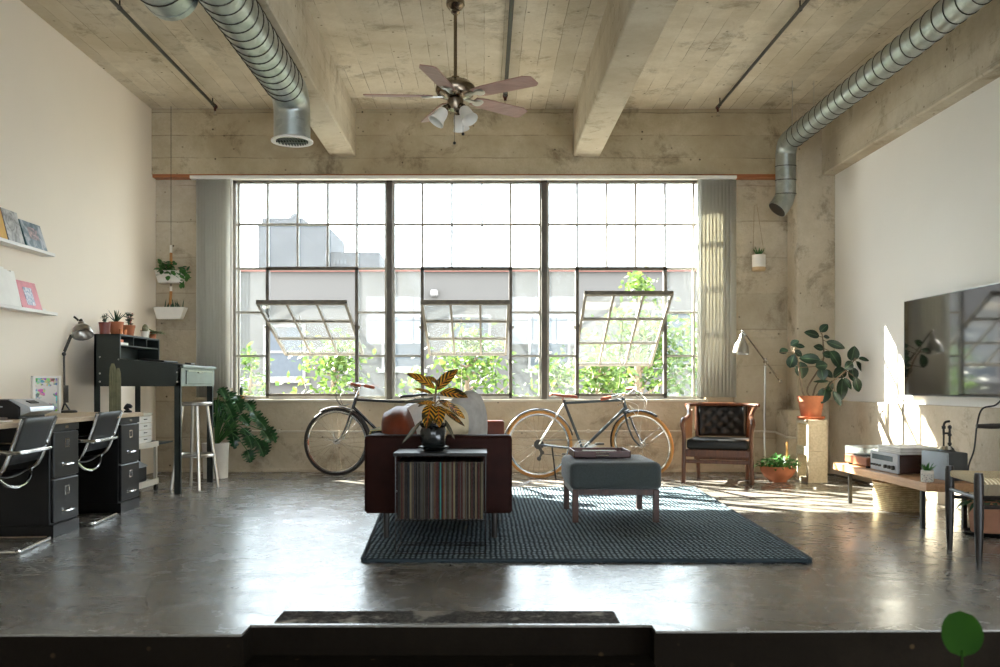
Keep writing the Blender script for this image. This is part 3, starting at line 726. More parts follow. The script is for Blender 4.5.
tag(build(B(-3.12,-2.8,5.0,5.28,.7325,.745,bev=.002),'notebook',mat('brown_cover','#5a4738',.6)),'thin brown notebook lying on the white paper stack','notebook')
# picture frame
r=thing('framed_drawing',(-3.17,6.5,.725),'small white box frame with a colourful drawing, leaning on the desk behind the printer','picture frame')
m=MB(); W_,H_=.2,.272
for a in ((-W_/2,-W_/2+.016,0,H_),(W_/2-.016,W_/2,0,H_),(-W_/2,W_/2,0,.016),(-W_/2,W_/2,H_-.016,H_)): m.box(a[0],a[1],-.02,.02,a[2],a[3])
m.box(-W_/2,W_/2,.015,.02,0,H_)
rot=Matrix.Translation((-3.17,6.5,.726))@Matrix.Rotation(math.radians(52),4,'Z')
for v in m.b.verts: v.co=rot@v.co
build(m,'frame',M['white'],r)
t=NT('drawing'); co=t.coord(); vo=t.n('ShaderNodeTexVoronoi'); vo.inputs['Scale'].default_value=45; t.l(co,vo.inputs['Vector'])
msk=t.ramp(t.noise(co,14,2),[(.48,0.0),(.52,1.0)]); hs=t.mix(.35,vo.outputs[1],'#7c8a6a'); t.base(t.mix(msk,'#dcd8d2',hs))
m=MB(); m.box(-W_/2+.016,W_/2-.016,.008,.012,.016,H_-.016)
for v in m.b.verts: v.co=rot@v.co
build(m,'drawing',t.m,r)
# desk lamp
LY=6.75; b0=P(66,412,LY); b0.z=.726
r=thing('desk_lamp',b0,'articulated dark metal desk lamp with domed shade at the far end of the desk','lamp')
m=MB(); m.lathe([(0,0),(.06,0),(.062,.01),(.05,.018),(.0,.02)],(b0.x+.02,LY,b0.z),20); m.tube([(b0.x-.03,LY,.74),(b0.x-.01,LY,.80)],.006,6); m.tube([(b0.x+.03,LY,.74),(b0.x-.01,LY,.80)],.006,6); build(m,'base',M['black_metal'],r)
e1=P(64,354,LY); e2=P(72,335,LY); hd=P(82,329,LY)
m=MB(); m.tube([(b0.x-.01,LY,.78),(e1.x,LY,e1.z)],.008,8); m.tube([(b0.x+.004,LY,.80),(b0.x+.004,LY,.93)],.014,10); m.ball(e1,.016,10); build(m,'lower_arm',M['pipe'],r)
m=MB(); m.tube([e1,e2,P(76,328,LY)],.008,8,smooth=3); m.tube([e1+V((.01,-.012,.02)),e2+V((.0,-.012,0))],.011,8); build(m,'upper_arm',M['pipe'],r)
ax=V((.25,-.35,-.8)).normalized()
m=MB(); m.lathe([(.0,-.06),(.022,-.058),(.024,-.03),(.05,-.02),(.068,.005),(.076,.04),(.078,.055),(.074,.054),(.066,.01),(.045,-.012),(0,-.02)],hd,24,axis=ax); build(m,'lamp_shade',mat('lamp_shade_metal','#a5a199',.3,.9,.08),r)
m=MB(); m.cyl(hd-ax*.05+V((-.02,0,.02)),hd-ax*.05+V((-.055,0,.05)),.008,seg=8); m.ball(hd-ax*.075,.014,8); build(m,'knob',M['black_metal'],r)
p=P(128,409,6.8)
r=thing('desk_gadget',(p.x,6.8,.726),'small black gadget on the far front corner of the desktop','gadget')
m=MB(); m.lathe([(0,0),(.028,0),(.03,.01),(.012,.02),(.01,.03),(0,.03)],(p.x,6.8,.726),14); build(m,'foot',M['black_plastic'],r)
m=MB(); m.tube([(p.x-.022,6.8,.75),(p.x,6.8,.775),(p.x+.028,6.8,.765)],[.014,.02,.012],10,smooth=3); build(m,'head',M['black_plastic'],r)
# cactus
r=thing('potted_cactus',(-2.89,7.05,0),'tall ribbed column cactus rising behind the far end of the desk','cactus')
m=MB(); m.lathe([(0,0),(.075,0),(.095,.2),(.1,.2),(.1,.24),(.085,.24),(.08,.21),(0,.21)],(-2.89,7.05,0),20); build(m,'pot',M['terra'],r)
def ribbed(mb,base,h,rad,ribs=9):
    prof=[(rad*.8,0),(rad,.15*h),(rad,.9*h),(rad*.8,.96*h),(rad*.4,.995*h)]; seg=ribs*4; rings=[]
    for q,z in prof: rings.append([mb.b.verts.new(V(base)+V(((q*(1+.16*math.cos(ribs*2*PI*k/seg)))*math.cos(2*PI*k/seg),(q*(1+.16*math.cos(ribs*2*PI*k/seg)))*math.sin(2*PI*k/seg),z))) for k in range(seg)])
    for a,b in zip(rings,rings[1:]):
        for k in range(seg): mb.face([a[k],a[(k+1)%seg],b[(k+1)%seg],b[k]])
    mb.face(rings[-1])
m=MB(); ribbed(m,(-2.915,7.05,.2),.905,.024); ribbed(m,(-2.872,7.045,.2),.87,.02); build(m,'stems',M['cactus'],r)
# picture shelves
def ledge(y0,y1,z,label):
    r=thing('picture_ledge',(LW+.05,(y0+y1)/2,z-.024),label,'shelf','white picture ledges on the left wall')
    m=MB(); m.box(LW,-3.41,y0,y1,z-.024,z-.008,bev=.002); m.box(-3.418,-3.408,y0,y1,z-.024,z,bev=.001); m.box(LW,LW+.012,y0,y1,z-.008,z+.03); build(m,'ledge',M['white'],r); return z-.008
z1=ledge(5.3,7.14,1.973,'upper white picture ledge on the left wall'); z2=ledge(5.3,7.18,1.508,'lower white picture ledge on the left wall')
def leaner(name,y0,y1,z,h,cover,spine,label,cat,thick=.015,lean=.065,pic=None,wavy=False):
    r=thing(name,(-3.46,(y0+y1)/2,z),label,cat)
    a=math.asin(min(.9,lean/h)); mt=Matrix.Translation((-3.424-thick*.9,0,z+.002))@Matrix.Rotation(-a,4,'Y')
    m=MB(); m.box(0,thick,y0,y1,.001,h)
    if wavy:
        m.b.free(); m=MB(); n=8
        for k in range(n):
            ya=y0+(y1-y0)*k/n; yb=y0+(y1-y0)*(k+1)/n; m.box(0,thick,ya,yb,.001,h-.012*(1+math.sin(k*1.3)))
    for v in m.b.verts: v.co=mt@v.co
    build(m,'cover',cover,r)
    m=MB(); m.box(-.001,thick-.001,y0-.006,y0,.001,h)
    for v in m.b.verts: v.co=mt@v.co
    build(m,'spine',spine,r)
    if pic:
        yc=(y0+y1)/2; k=(y1-y0)*pic[1]/2; m=MB(); m.box(thick,thick+.001,yc-k,yc+k,h*pic[2],h*pic[3])
        for v in m.b.verts: v.co=mt@v.co
        build(m,'cover_picture',pic[0],r)
def artmat(name,a,b,c,s=14):
    t=NT(name); co=t.coord(); f=t.noise(co,s,5,.6,1.0); t.base(t.ramp(f,[(.38,a),(.5,b),(.62,c)])); t.set(rough=.4); return t.m
leaner('art_book',6.15,6.46,z1,.265,mat('yellow_cover','#d9a640',.5),mat('dark_spine','#3d2b20',.5),'yellow book with dark spine at the left end of the upper ledge','book',.02)
leaner('art_book',6.48,6.70,z1,.25,artmat('art_grey','#77746f','#a3a19c','#c4c1bb'),mat('grey_spine','#4c4138',.5),'grey landscape-covered book in the middle of the upper ledge','book',.018)
leaner('record_cover',6.74,7.05,z1,.215,artmat('art_teal','#4f626a','#74838a','#b4b5ba',9),mat('teal_spine','#1d4c4d',.5),'blue-grey picture cover with a teal edge at the right end of the upper ledge','record cover',.016,pic=(artmat('art_center','#c9a9a2','#8f7d80','#5d6870',22),.45,.35,.8))
leaner('art_book',6.28,6.655,z2,.29,M['paper'],mat('red_spine','#8a4034',.5),'tall white folder with a wavy top on the lower ledge','book',.018,wavy=True)
leaner('record_cover',6.67,6.97,z2,.222,mat('pink_cover','#d4717a',.5),mat('pink_spine','#b55a62',.5),'pink record cover with a small grey picture on the lower ledge','record cover',.01,pic=(artmat('art_blue','#4f5a75','#8b8f9f','#c9b3b5',30),.42,.15,.78))

# clerk desk
CY0,CY1=7.69,8.63
r=thing('clerk_desk',(-2.97,8.16,0),'tall dark green metal clerk desk with pigeonhole hutch, left of the window','desk')
m=MB()
for y in (CY0,CY1-.02): m.prism([(-3.34,.92),(-2.60,.92),(-2.60,1.094),(-3.12,1.154),(-3.12,1.367),(-3.34,1.367)],y,y+.02)
m.box(-3.34,-3.32,CY0,CY1,.92,1.367); m.box(-3.34,-3.12,CY0,CY1,1.355,1.369)
m.box(-3.32,-2.62,CY0+.02,CY1-.02,.92,.935)
build(m,'carcass',M['desk_green'],r)
m=MB(); 
m.box(-3.32,-3.125,CY0+.02,CY1-.02,1.27,1.278)
for k in (1,2): y=CY0+(CY1-CY0)*k/3; m.box(-3.32,-3.125,y-.004,y+.004,1.278,1.355)
build(m,'pigeonholes',M['desk_green'],r)
m=MB(); m.beam((-3.32,(CY0+CY1)/2,1.168),(-2.585,(CY0+CY1)/2,1.098),CY1-CY0+.01,.014); build(m,'sloped_top',M['desk_green'],r)
m=MB(); m.box(-2.605,-2.575,CY0-.005,CY1+.005,1.078,1.102,bev=.003); build(m,'front_lip',M['desk_light'],r)
m=MB(); m.box(-2.625,-2.597,CY0,CY1,.92,1.08); fp=build(m,'front_panel',M['desk_light'],r)
d=build(B(-2.60,-2.588,CY0+.12,CY1-.10,.94,1.06,bev=.003),'drawer',M['desk_light'],r)
m=MB(); m.tube([(-2.588,8.1,1.045),(-2.575,8.1,1.04),(-2.575,8.22,1.04),(-2.588,8.22,1.045)],.004,6); m.box(-2.588,-2.58,CY0+.14,CY1-.12,1.05,1.058); build(m,'handle',M['steel'],d)
for x,y,mm in ((-3.34,CY0,'desk_green'),(-2.655,CY0,'desk_green'),(-3.34,CY1-.04,'desk_green'),(-2.655,CY1-.04,'desk_green')):
    m=MB(); m.box(x,x+.05,y,y+.006,0,.95); m.box((x if x<-3 else x+.044),(x+.006 if x<-3 else x+.05),y,y+.04,0,.95); build(m,'leg',M[mm],r)
m=MB(); m.box(-3.30,-2.98,7.97,8.6,.385,.40); m.box(-3.3,-3.28,7.74,8.6,.36,.40); build(m,'foot_shelf',M['desk_green'],r)
m=MB()
for x,z in ((-3.29,1.17),(-3.29,1.03),(-3.29,.96),(-3.13,1.15),(-2.63,1.04),(-2.63,.96)): m.cyl((x,CY0-.005,z),(x,CY0+.001,z),.008,seg=8)
build(m,'bolts',M['steel'],r)
tag(build(B(-3.22,-3.13,7.73,7.90,1.2785,1.30,bev=.002),'paper_box',M['white']),'small white box in the first pigeonhole of the clerk desk','box')
tag(build(B(-3.22,-3.14,7.74,7.82,1.3005,1.325,bev=.002),'matchbox',mat('orange_box','#c9662c',.6)),'small orange box lying on the white box in the pigeonhole','box')
r=thing('laptop',(-2.95,8.1,1.13),'closed dark laptop on the sloping top of the clerk desk','laptop')
m=MB(); m.obox((-2.96,8.15,1.151),(.24,.36,.016),(0,math.atan(.07/.735),0),bev=.004); build(m,'body',M['black_plastic'],r)
m=MB(); m.obox((-2.76,8.42,1.131),(.06,.12,.014),(0,math.atan(.07/.735),0),bev=.004); tag(build(m,'black_case',M['pipe']),'small grey case beside the laptop on the clerk desk','case')

# little pots on hutch
HZ=1.3695
def pot(mb,c,rt,rb,h,rim=True,seg=20):
    pr=[(0,0),(rb,0),(rt*.94,h*.78)]
    if rim: pr+=[(rt,h*.78),(rt*1.03,h),(rt*.88,h),(rt*.86,h*.85),(0,h*.85)]
    else: pr+=[(rt,h),(rt*.9,h),(rt*.88,h*.85),(0,h*.85)]
    mb.lathe(pr,c,seg)
def soil(c,r_,h,parent): build(MB().lathe([(0,h*.87+.004),(r_*.86,h*.87)],c,16),'soil',M['soil'],parent,flat=True)
def spray(c,n,L,W,spread,kind='oval',up=1.0,seed=0,bend=.6):
    random.seed(seed); m=MB(); m.norecalc=True
    for k in range(n):
        a=2.4*k+random.uniform(-.3,.3); e=random.uniform(.3,1)*spread
        d=V((math.cos(a)*e,math.sin(a)*e,up*random.uniform(.5,1)))
        m.leaf(V(c)+V((math.cos(a)*.008,math.sin(a)*.008,0)),d,(-math.cos(a),-math.sin(a),.8),L*random.uniform(.7,1.1),W*random.uniform(.8,1.1),bend,.2,5,kind)
    return m
def small_plant(name,c,rt,rb,h,potm,leafmesh,leafm,label,cat='potted plant',rim=True,group='little plants on the clerk desk'):
    r=thing(name,c,label,cat,group); m=MB(); pot(m,c,rt,rb,h,rim); build(m,'pot',potm,r); soil(c,rt,h,r); build(leafmesh,'leaves',leafm,r); return r
def stemmy(c,hts,seed,L=.03,W=.02):
    random.seed(seed); m=MB(); m.norecalc=True
    for k in range(6):
        a=k*1.05; top=V(c)+V((math.cos(a)*.02,math.sin(a)*.02,hts*random.uniform(.6,1))); m.tube([V(c),top],.002,5)
        for j in range(7):
            q=V(c).lerp(top,(j+1)/7); b=j*2.4
            m.leaf(q,(math.cos(b),math.sin(b),.4),(0,0,1),L,W,.4,.2,4)
    return m
c=V((-3.275,7.75,HZ)); small_plant('potted_succulent',c,.05,.042,.10,M['terra_dark'],stemmy(c+V((0,0,.08)),.1,1),M['lf_dark'],'round-leaved succulent in a dark red glazed pot, first on the hutch','potted plant',False)
c=V((-3.235,7.895,HZ)); small_plant('potted_aloe',c,.062,.045,.115,M['terra'],spray(c+V((0,0,.11)),16,.15,.016,.9,'blade',.9,3,.2),M['lf_dark'],'spiky dark aloe in the largest terracotta pot on the hutch')
c=V((-3.22,8.13,HZ)); small_plant('potted_succulent',c,.058,.042,.10,M['terra'],stemmy(c+V((0,0,.09)),.12,5,.045,.03),M['lf_dark'],'dark bushy plant in a terracotta pot, centre of the hutch row')
c=V((-3.27,8.30,HZ)); small_plant('potted_succulent',c,.035,.028,.105,M['terra'],stemmy(c+V((0,0,.1)),.13,6,.03,.022),M['lf_pink'],'pink-leaved plant in a small terracotta pot behind the row on the hutch')
r=small_plant('potted_cactus',V((-3.16,8.36,HZ)),.034,.026,.06,M['white_cer'],MB().ball((-3.16,8.36,HZ+.07),.026,14,(1,1,1.3)),M['cactus'],'round cactus in a small white pot at the hutch front','cactus',False)
c=V((-3.19,8.45,HZ)); small_plant('potted_cactus',c,.042,.032,.075,M['beige_metal'],MB().ball(c+V((0,0,.085)),.03,14,(1,1,1.6)),M['cactus'],'pale stubby cactus in a beige pot near the far end of the hutch','cactus')
c=V((-3.165,8.57,HZ)); small_plant('potted_succulent',c,.036,.03,.07,M['terra'],spray(c+V((0.02,0,.045)),60,.10,.034,1.6,'oval',.7,9,1.0),M['lf_pale'],'trailing variegated plant in a low pot at the far end of the hutch')
for k,(x,y) in enumerate(((-3.155,7.80),(-3.150,7.87))):
    m=MB(); m.lathe([(0,0),(.013,0),(.017,.045),(.015,.045),(.012,.005),(0,.005)],(x,y,HZ),14); o=build(m,'copper_cup',mat('copper','#c07a52',.3,.9)); tag(o,('tiny copper cup on the hutch edge, the one nearer the desk lamp','tiny copper cup on the hutch edge, second in line')[k],'cup','copper cups on the hutch')

# stool
r=thing('metal_stool',(-2.62,8.13,0),'tall brushed metal stool tucked under the clerk desk','stool')
sx_,sy_=-2.62,8.13
m=MB(); m.lathe([(0,.745),(.14,.745),(.15,.752),(.152,.768),(.14,.777),(.12,.775),(0,.768)],(sx_,sy_,0),28); build(m,'seat',M['steel'],r)
for k in range(4):
    a=math.radians(28+90*k); u=V((math.cos(a),math.sin(a),0))
    build(MB().tube([V((sx_,sy_,.75))+u*.105,V((sx_,sy_,0.0))+u*.205],.0145,10),'leg',M['steel'],r)
m=MB(); m.tube([(sx_+.165*math.cos(a),sy_+.165*math.sin(a),.30) for a in [2*PI*i/28 for i in range(28)]],.012,8,closed=True); m.lathe([(.155,.30),(.17,.285),(.17,.315),(.155,.30)],(sx_,sy_,0),28); build(m,'foot_ring',M['steel'],r)
# cart
r=thing('utility_cart',(-3.08,7.54,0),'low cream metal utility cart on casters behind the desk','cart')
m=MB(); m.box(-3.27,-2.88,7.15,7.93,.405,.43,bev=.004); m.box(-3.27,-2.88,7.15,7.93,.07,.10,bev=.004); m.box(-2.885,-2.875,7.15,7.93,.395,.44); m.box(-2.885,-2.875,7.15,7.93,.065,.115)
build(m,'shelves',M['beige_metal'],r)
for x in (-3.265,-2.91):
    for y in (7.155,7.90): build(B(x,x+.025,y,y+.025,.06,.41),'post',M['beige_metal'],r); build(MB().cyl((x+.005,y+.012,.028),(x+.025,y+.012,.028),.028,seg=16).box(x+.008,x+.02,y,y+.024,.05,.07),'caster',M['black_plastic'],r)
r=thing('black_printer',(-3.08,7.5,.1),'small black printer on the lower shelf of the cream cart','printer')
m=MB(); m.box(-3.24,-2.93,7.22,7.8,.101,.23,bev=.01); m.prism([(-3.2,.23),(-2.95,.23),(-3.0,.30),(-3.2,.32)],7.26,7.76); build(m,'body',M['black_plastic'],r)
m=MB(); m.obox((-2.94,7.55,.26),(.10,.34,.01),(0,.45,0)); build(m,'paper_tray',M['silver_plastic'],r)
r=thing('mini_drawers',(-3.05,7.66,.43),'beige box of small drawers standing on the cream cart','drawer box')
m=MB(); m.box(-3.2,-2.9,7.5,7.82,.431,.67,bev=.003); build(m,'body',M['beige_metal'],r)
for k in range(4):
    d=build(B(-2.9,-2.893,7.51,7.81,.44+k*.057,.49+k*.057,bev=.002),'drawer',M['white'],r); build(B(-2.893,-2.885,7.63,7.69,.465+k*.057,.472+k*.057),'pull',M['pipe'],d)
m=MB(); m.box(-3.21,-2.89,7.49,7.83,.67,.69,bev=.004); build(m,'lid',M['beige_metal'],r)

# hanging planters
r0=thing('hanging_planter',(-3.31,9.42,2.0),'upper white hanging planter with bushy leaves, left of the blind','hanging planter','white planters hung in the left corner')
HY=9.40
def trough(zt,zb,x0,x1,xb0,xb1,parent):
    m=MB(); d=.065
    a=[m.b.verts.new(p) for p in ((xb0,HY-.04,zb),(xb1,HY-.04,zb),(xb1,HY+.04,zb),(xb0,HY+.04,zb))]
    b=[m.b.verts.new(p) for p in ((x0,HY-d,zt),(x1,HY-d,zt),(x1,HY+d,zt),(x0,HY+d,zt))]
    c=[m.b.verts.new(p) for p in ((x0+.008,HY-d+.008,zt),(x1-.008,HY-d+.008,zt),(x1-.008,HY+d-.008,zt),(x0+.008,HY+d-.008,zt))]
    e=[m.b.verts.new(p) for p in ((x0+.012,HY-d+.012,zt-.02),(x1-.012,HY-d+.012,zt-.02),(x1-.012,HY+d-.012,zt-.02),(x0+.012,HY+d-.012,zt-.02))]
    m.face(a)
    for A,Bq in ((a,b),(b,c),(c,e)):
        for k in range(4): m.face([A[k],A[(k+1)%4],Bq[(k+1)%4],Bq[k]])
    m.face(e); build(m,'trough',M['white_cer'],parent)
zt1,zb1,zt2,zb2=Z_(271,HY),Z_(283,HY),Z_(307.5,HY),Z_(319,HY)
xc=X_(171,HY)
trough(zt1,zb1,X_(156.5,HY),X_(185,HY),X_(159.5,HY),X_(183.5,HY),r0)
m=MB(); m.tube([(xc,HY,3.84),(xc,HY,zt1+.26)],.003,6); m.tube([(xc,HY,zt1+.26),(xc,HY,zt1-.02)],.005,6); build(m,'cord',M['pipe'],r0)
m=MB(); m.cyl((xc,HY,zt1+.19),(xc,HY,zt1+.04),.014,seg=10); build(m,'wooden_toggle',mat('toggle_tan','#b37b3e',.6),r0)
m=MB(); m.cyl((xc,HY,zt1+.27),(xc,HY,zt1+.19),.012,seg=10); build(m,'clasp',M['white_cer'],r0)
random.seed(21); m=MB(); m.norecalc=True
for k in range(90):
    p=V((random.uniform(X_(160,HY),X_(190,HY)),HY+random.uniform(-.1,.07),zt1+random.uniform(-.06,.085)))
    if p.x>X_(180,HY): p.z-=random.uniform(0,.1)
    m.leaf(p,(random.gauss(0,1),-.6+random.gauss(0,.5),random.gauss(-.2,.6)),(0,-.6,1),random.uniform(.05,.08),random.uniform(.04,.055),.4,.15,4)
build(m,'leaves',M['lf_green'],r0)
r0=thing('hanging_planter',(-3.31,9.42,1.6),'lower white hanging planter with a few thin blades, below the bushy one','hanging planter','white planters hung in the left corner')
trough(zt2,zb2,X_(155.5,HY),X_(186,HY),X_(158,HY),X_(182,HY),r0)
m=MB(); m.tube([(xc,HY,zb1-.005),(xc,HY,zt2-.02)],.005,6); build(m,'cord',M['pipe'],r0)
m=MB(); m.cyl((xc,HY,zt2+.17),(xc-.01,HY,zt2+.03),.014,seg=10); build(m,'wooden_toggle',mat('toggle_tan','#b37b3e',.6),r0)
m=MB(); m.cyl((xc,HY,zt2+.22),(xc,HY,zt2+.17),.012,seg=10); build(m,'clasp',M['white_cer'],r0)
m=MB(); m.norecalc=True
for k in range(12): m.leaf((X_(165+k*1.6,HY),HY,zt2-.02),(random.gauss(0,.3),random.gauss(0,.3),1),(0,-1,0),random.uniform(.07,.13),.016,.4,.2,5,'blade')
build(m,'leaves',M['lf_dark'],r0)

# monstera
r=thing('monstera_plant',(-2.70,9.02,0),'large split-leaf monstera in a tall white pot beneath the window','potted plant')
m=MB(); pot(m,(-2.70,9.02,0),.135,.12,.35,False,28); build(m,'pot',M['white_cer'],r); soil((-2.70,9.02,0),.135,.35,r)
random.seed(5); m=MB(); m.norecalc=True; st=MB()
mons=[(215,400),(228,392),(222,410),(235,402),(246,402),(240,415),(252,412),(228,422),(243,428),(258,420),(262,430),(266,427),(232,432),(248,436),(256,440),(247,450),(236,396),(225,402),(213,415),(220,388),(262,442),(230,412)]
for px,py in mons:
    Y=random.uniform(8.75,9.3); c=P(px,py,Y); b=V((-2.70,9.02,.32)); mid=(b+c)/2+V((0,0,.1+.1*random.random()))
    st.tube([b,mid,c],[.007,.006,.004],6,smooth=4)
    dr=V((c.x-b.x+.2,random.uniform(-.5,-.1),-.35-max(0,(py-415))*.02)).normalized()
    m.leaf(c,dr,V((.2,-.7,.8)),random.uniform(.13,.2),random.uniform(.13,.18),.9,.2,16,'split')
build(st,'stems',M['lf_green'],r); build(m,'leaves',M['lf_monstera'],r,flat=True)
r=thing('small_cactus',(X_(231,9.66),9.66,.777),'small dark cactus standing on the left end of the window sill','cactus')
c=V((X_(241,9.66),9.67,.777)); m=MB(); pot(m,c,.03,.024,.04); build(m,'pot',M['terra'],r); m=MB(); m.ball(c+V((0,0,.085)),.02,12,(1,1,2.6)); build(m,'stem',M['lf_dark'],r)

# ============================================================ BICYCLES
def arc(c,r_,a0,a1,n,y=0): return [V((c[0]+r_*math.cos(math.radians(a0+(a1-a0)*i/n)),y,c[1]+r_*math.sin(math.radians(a0+(a1-a0)*i/n)))) for i in range(n+1)]
def bicycle(label,frame_m,tire_m,steer,fender_m,gears=True,barh=.02,R=.338):
    r=thing('bicycle',(0,0,0),label,'bicycle'); rc=V((0,0,R)); fc=V((1.04,0,R))
    bb=V((.44,0,.29)); st=V((.255,0,.76)); ht=V((.84,0,.80)); hb=V((.875,0,.685))
    def wheel(c,name,rot=None):
        def fin(mb):
            if rot is not None:
                for v in mb.b.verts: v.co=rot@v.co
            return mb
        n=44
        def ring(rr,tube,seg,y=0):
            return MB().tube([(c.x+rr*math.cos(2*PI*k/n),y,c.z+rr*math.sin(2*PI*k/n)) for k in range(n)],tube,seg,closed=True)
        w=build(fin(ring(R-.015,.0155,10)),name,tire_m,r)
        if tire_m is M['tan_tire']:
            build(fin(ring(R-.004,.0125,8)),'tread',M['blk_tire'],w) if False else None
        m=MB(); m.lathe([(R-.03,-.011),(R-.045,-.011),(R-.052,-.006),(R-.052,.006),(R-.045,.011),(R-.03,.011)],(c.x,0,c.z),n,axis=(0,1,0)); build(fin(m),'rim',M['chrome'],w)
        m=MB()
        for k in range(32):
            a=2*PI*k/32; s=1 if k%2 else -1; h=a+(.9 if k%4<2 else -.9)
            m.cyl((c.x+.022*math.cos(h),s*.028,c.z+.022*math.sin(h)),(c.x+(R-.05)*math.cos(a),0,c.z+(R-.05)*math.sin(a)),.0013,seg=4,cap=False)
        build(fin(m),'spokes',M['chrome'],w)
        m=MB(); m.cyl((c.x,-.05,c.z),(c.x,.05,c.z),.012,seg=12); m.cyl((c.x,-.032,c.z),(c.x,-.026,c.z),.026,seg=16); m.cyl((c.x,.026,c.z),(c.x,.032,c.z),.026,seg=16); build(fin(m),'hub',M['steel'],w)
    axis=(ht-hb).normalized()
    S=Matrix.Translation(hb)@Matrix.Rotation(math.radians(steer),4,axis)@Matrix.Translation(-hb)
    wheel(rc,'rear_wheel'); wheel(fc,'front_wheel',S)
    m=MB(); tr=.0145
    m.tube([bb,st],tr,10); m.tube([st+V((.0,0,-.01)),ht+V((.0,0,-.02))],.0135,10); m.tube([bb,hb+V((-.005,0,.02))],.016,10); m.tube([hb,ht],.018,12); m.cyl(bb+V((0,-.035,0)),bb+V((0,.035,0)),.021,seg=14)
    for s in (-1,1):
        m.tube([bb+V((-.02,s*.02,0)),V((.2,s*.045,.31)),rc+V((0,s*.06,0))],.009,8); 
    m.tube([st,st+V((.0,0,.02))],.017,10)
    build(m,'frame',frame_m,r)
    m=MB()
    for s in (-1,1): m.tube([st+V((-.005,s*.015,-.02)),V((.13,s*.045,.55)),rc+V((0,s*.06,0))],.0075,8)
    build(m,'seat_stays',M['steel'] if gears else frame_m,r)
    m=MB()
    m.tube([hb+V((0,-.05,-.02)),hb+V((0,.05,-.02))],.012,8)
    for s in (-1,1): m.tube([hb+V((.002,s*.045,-.02)),hb+V((.045,s*.05,-.16)),hb+V((.10,s*.055,-.28)),fc+V((0,s*.05,0))],[.012,.011,.009,.007],8,smooth=3)
    for v in m.b.verts: v.co=S@v.co
    build(m,'fork',frame_m if gears else M['chrome'],r)
    # fenders
    def fender(c,a0,a1,nm,rot=None):
        m=MB(); rows=[]
        for i in range(25):
            a=math.radians(a0+(a1-a0)*i/24)
            rows.append([m.b.verts.new((c.x+(R+.018-.012*abs(k)/2*abs(k)/2)*math.cos(a),k*.012,c.z+(R+.018-.012*(k/2)**2)*math.sin(a))) for k in (-2,-1,0,1,2)])
        for a,b in zip(rows,rows[1:]):
            for k in range(4): m.face([a[k],a[k+1],b[k+1],b[k]])
        if rot is not None:
            for v in m.b.verts: v.co=rot@v.co
        build(m,nm,fender_m,r,solid=.002)
    fender(rc,15,175,'rear_fender'); fender(fc,60,190,'front_fender',S)
    # stem & handlebar
    m=MB(); top=ht+axis*barh
    m.tube([ht,top,top+V((.05,0,.02))],.0115,10,smooth=3)
    cb=top+V((.06,0,.02))
    m.tube([cb+V((-.13,-.27,.0)),cb+V((-.05,-.23,.02)),cb+V((.02,-.12,.03)),cb,cb+V((.02,.12,.03)),cb+V((-.05,.23,.02)),cb+V((-.13,.27,.0))],.0115,8,smooth=5)
    for s in (-1,1): m.tube([cb+V((-.02,s*.2,.0)),cb+V((.06,s*.2,-.03)),cb+V((.02,s*.25,-.06))],.006,6,smooth=3)
    for v in m.b.verts: v.co=S@v.co
    hbar=build(m,'handlebar',M['chrome'],r)
    for s in (-1,1):
        m=MB(); m.tube([cb+V((-.15,s*.275,-.004)),cb+V((-.05,s*.235,.018))],.017,10)
        for v in m.b.verts: v.co=S@v.co
        build(m,'grip',M['saddle'],hbar)
    m=MB()
    for k,s in enumerate((-1,1,.5)):
        m.tube([S@(cb+V((.05,s*.18,-.02))),S@(cb+V((.16,s*.1,-.08))),S@(cb+V((.12,s*.05,-.19))),S@(hb+V((.03,0,.05)))],.0028,5,smooth=5)
    build(m,'brake_cables',M['white'] if gears else M['cable'],r)
    # saddle
    sp=st+(st-bb).normalized()*.045
    m=MB(); m.tube([st,sp],.0125,10); m.tube([sp+V((-.07,-.03,.0)),sp+V((.1,-.01,.0))],.004,6); m.tube([sp+V((-.07,.03,.0)),sp+V((.1,.01,.0))],.004,6); build(m,'seat_post',M['chrome'],r)
    m=MB(); rows=[]; prof=[(-.13,.03,.035),(-.115,.07,.045),(-.06,.078,.04),(0,.05,.03),(.07,.024,.025),(.13,.018,.02),(.15,.008,.012)]
    for x,w,z in prof: rows.append([m.b.verts.new(sp+V((x,w*math.cos(a),z-.005+.0*w+ (.012 if math.sin(a)>0 else -.018)*abs(math.sin(a))))) for a in [2*PI*k/12 for k in range(12)]])
    for a,b in zip(rows,rows[1:]):
        for k in range(12): m.face([a[k],a[(k+1)%12],b[(k+1)%12],b[k]])
    m.face(rows[0]); m.face(rows[-1]); build(m,'saddle',M['saddle'] if gears else M['black_leather'],r)
    # drive
    m=MB(); m.lathe([(.095,-.003),(.088,-.003),(.088,.003),(.095,.003),(.095,-.003)],bb+V((0,-.045,0)),32,axis=(0,1,0))
    m.lathe([(.07,-.012),(.06,-.012),(.06,-.006),(.07,-.006),(.07,-.012)],bb+V((0,-.045,0)),32,axis=(0,1,0))
    for k in range(5): a=2*PI*k/5; m.beam(bb+V((0,-.045,0)),bb+V((.09*math.cos(a),-.045,.09*math.sin(a))),.012,.005)
    m.beam(bb+V((0,-.06,0)),bb+V((.155,-.065,.06)),.012,.022); m.beam(bb+V((0,.06,0)),bb+V((-.155,.065,-.06)),.012,.022)
    cr=build(m,'crankset',M['steel'],r)
    for s,e in ((-1,V((.155,-.11,.06))),(1,V((-.155,.11,-.06)))): build(MB().obox(bb+e,(.085,.075,.02),bev=.004),'pedal',M['pipe'],cr)
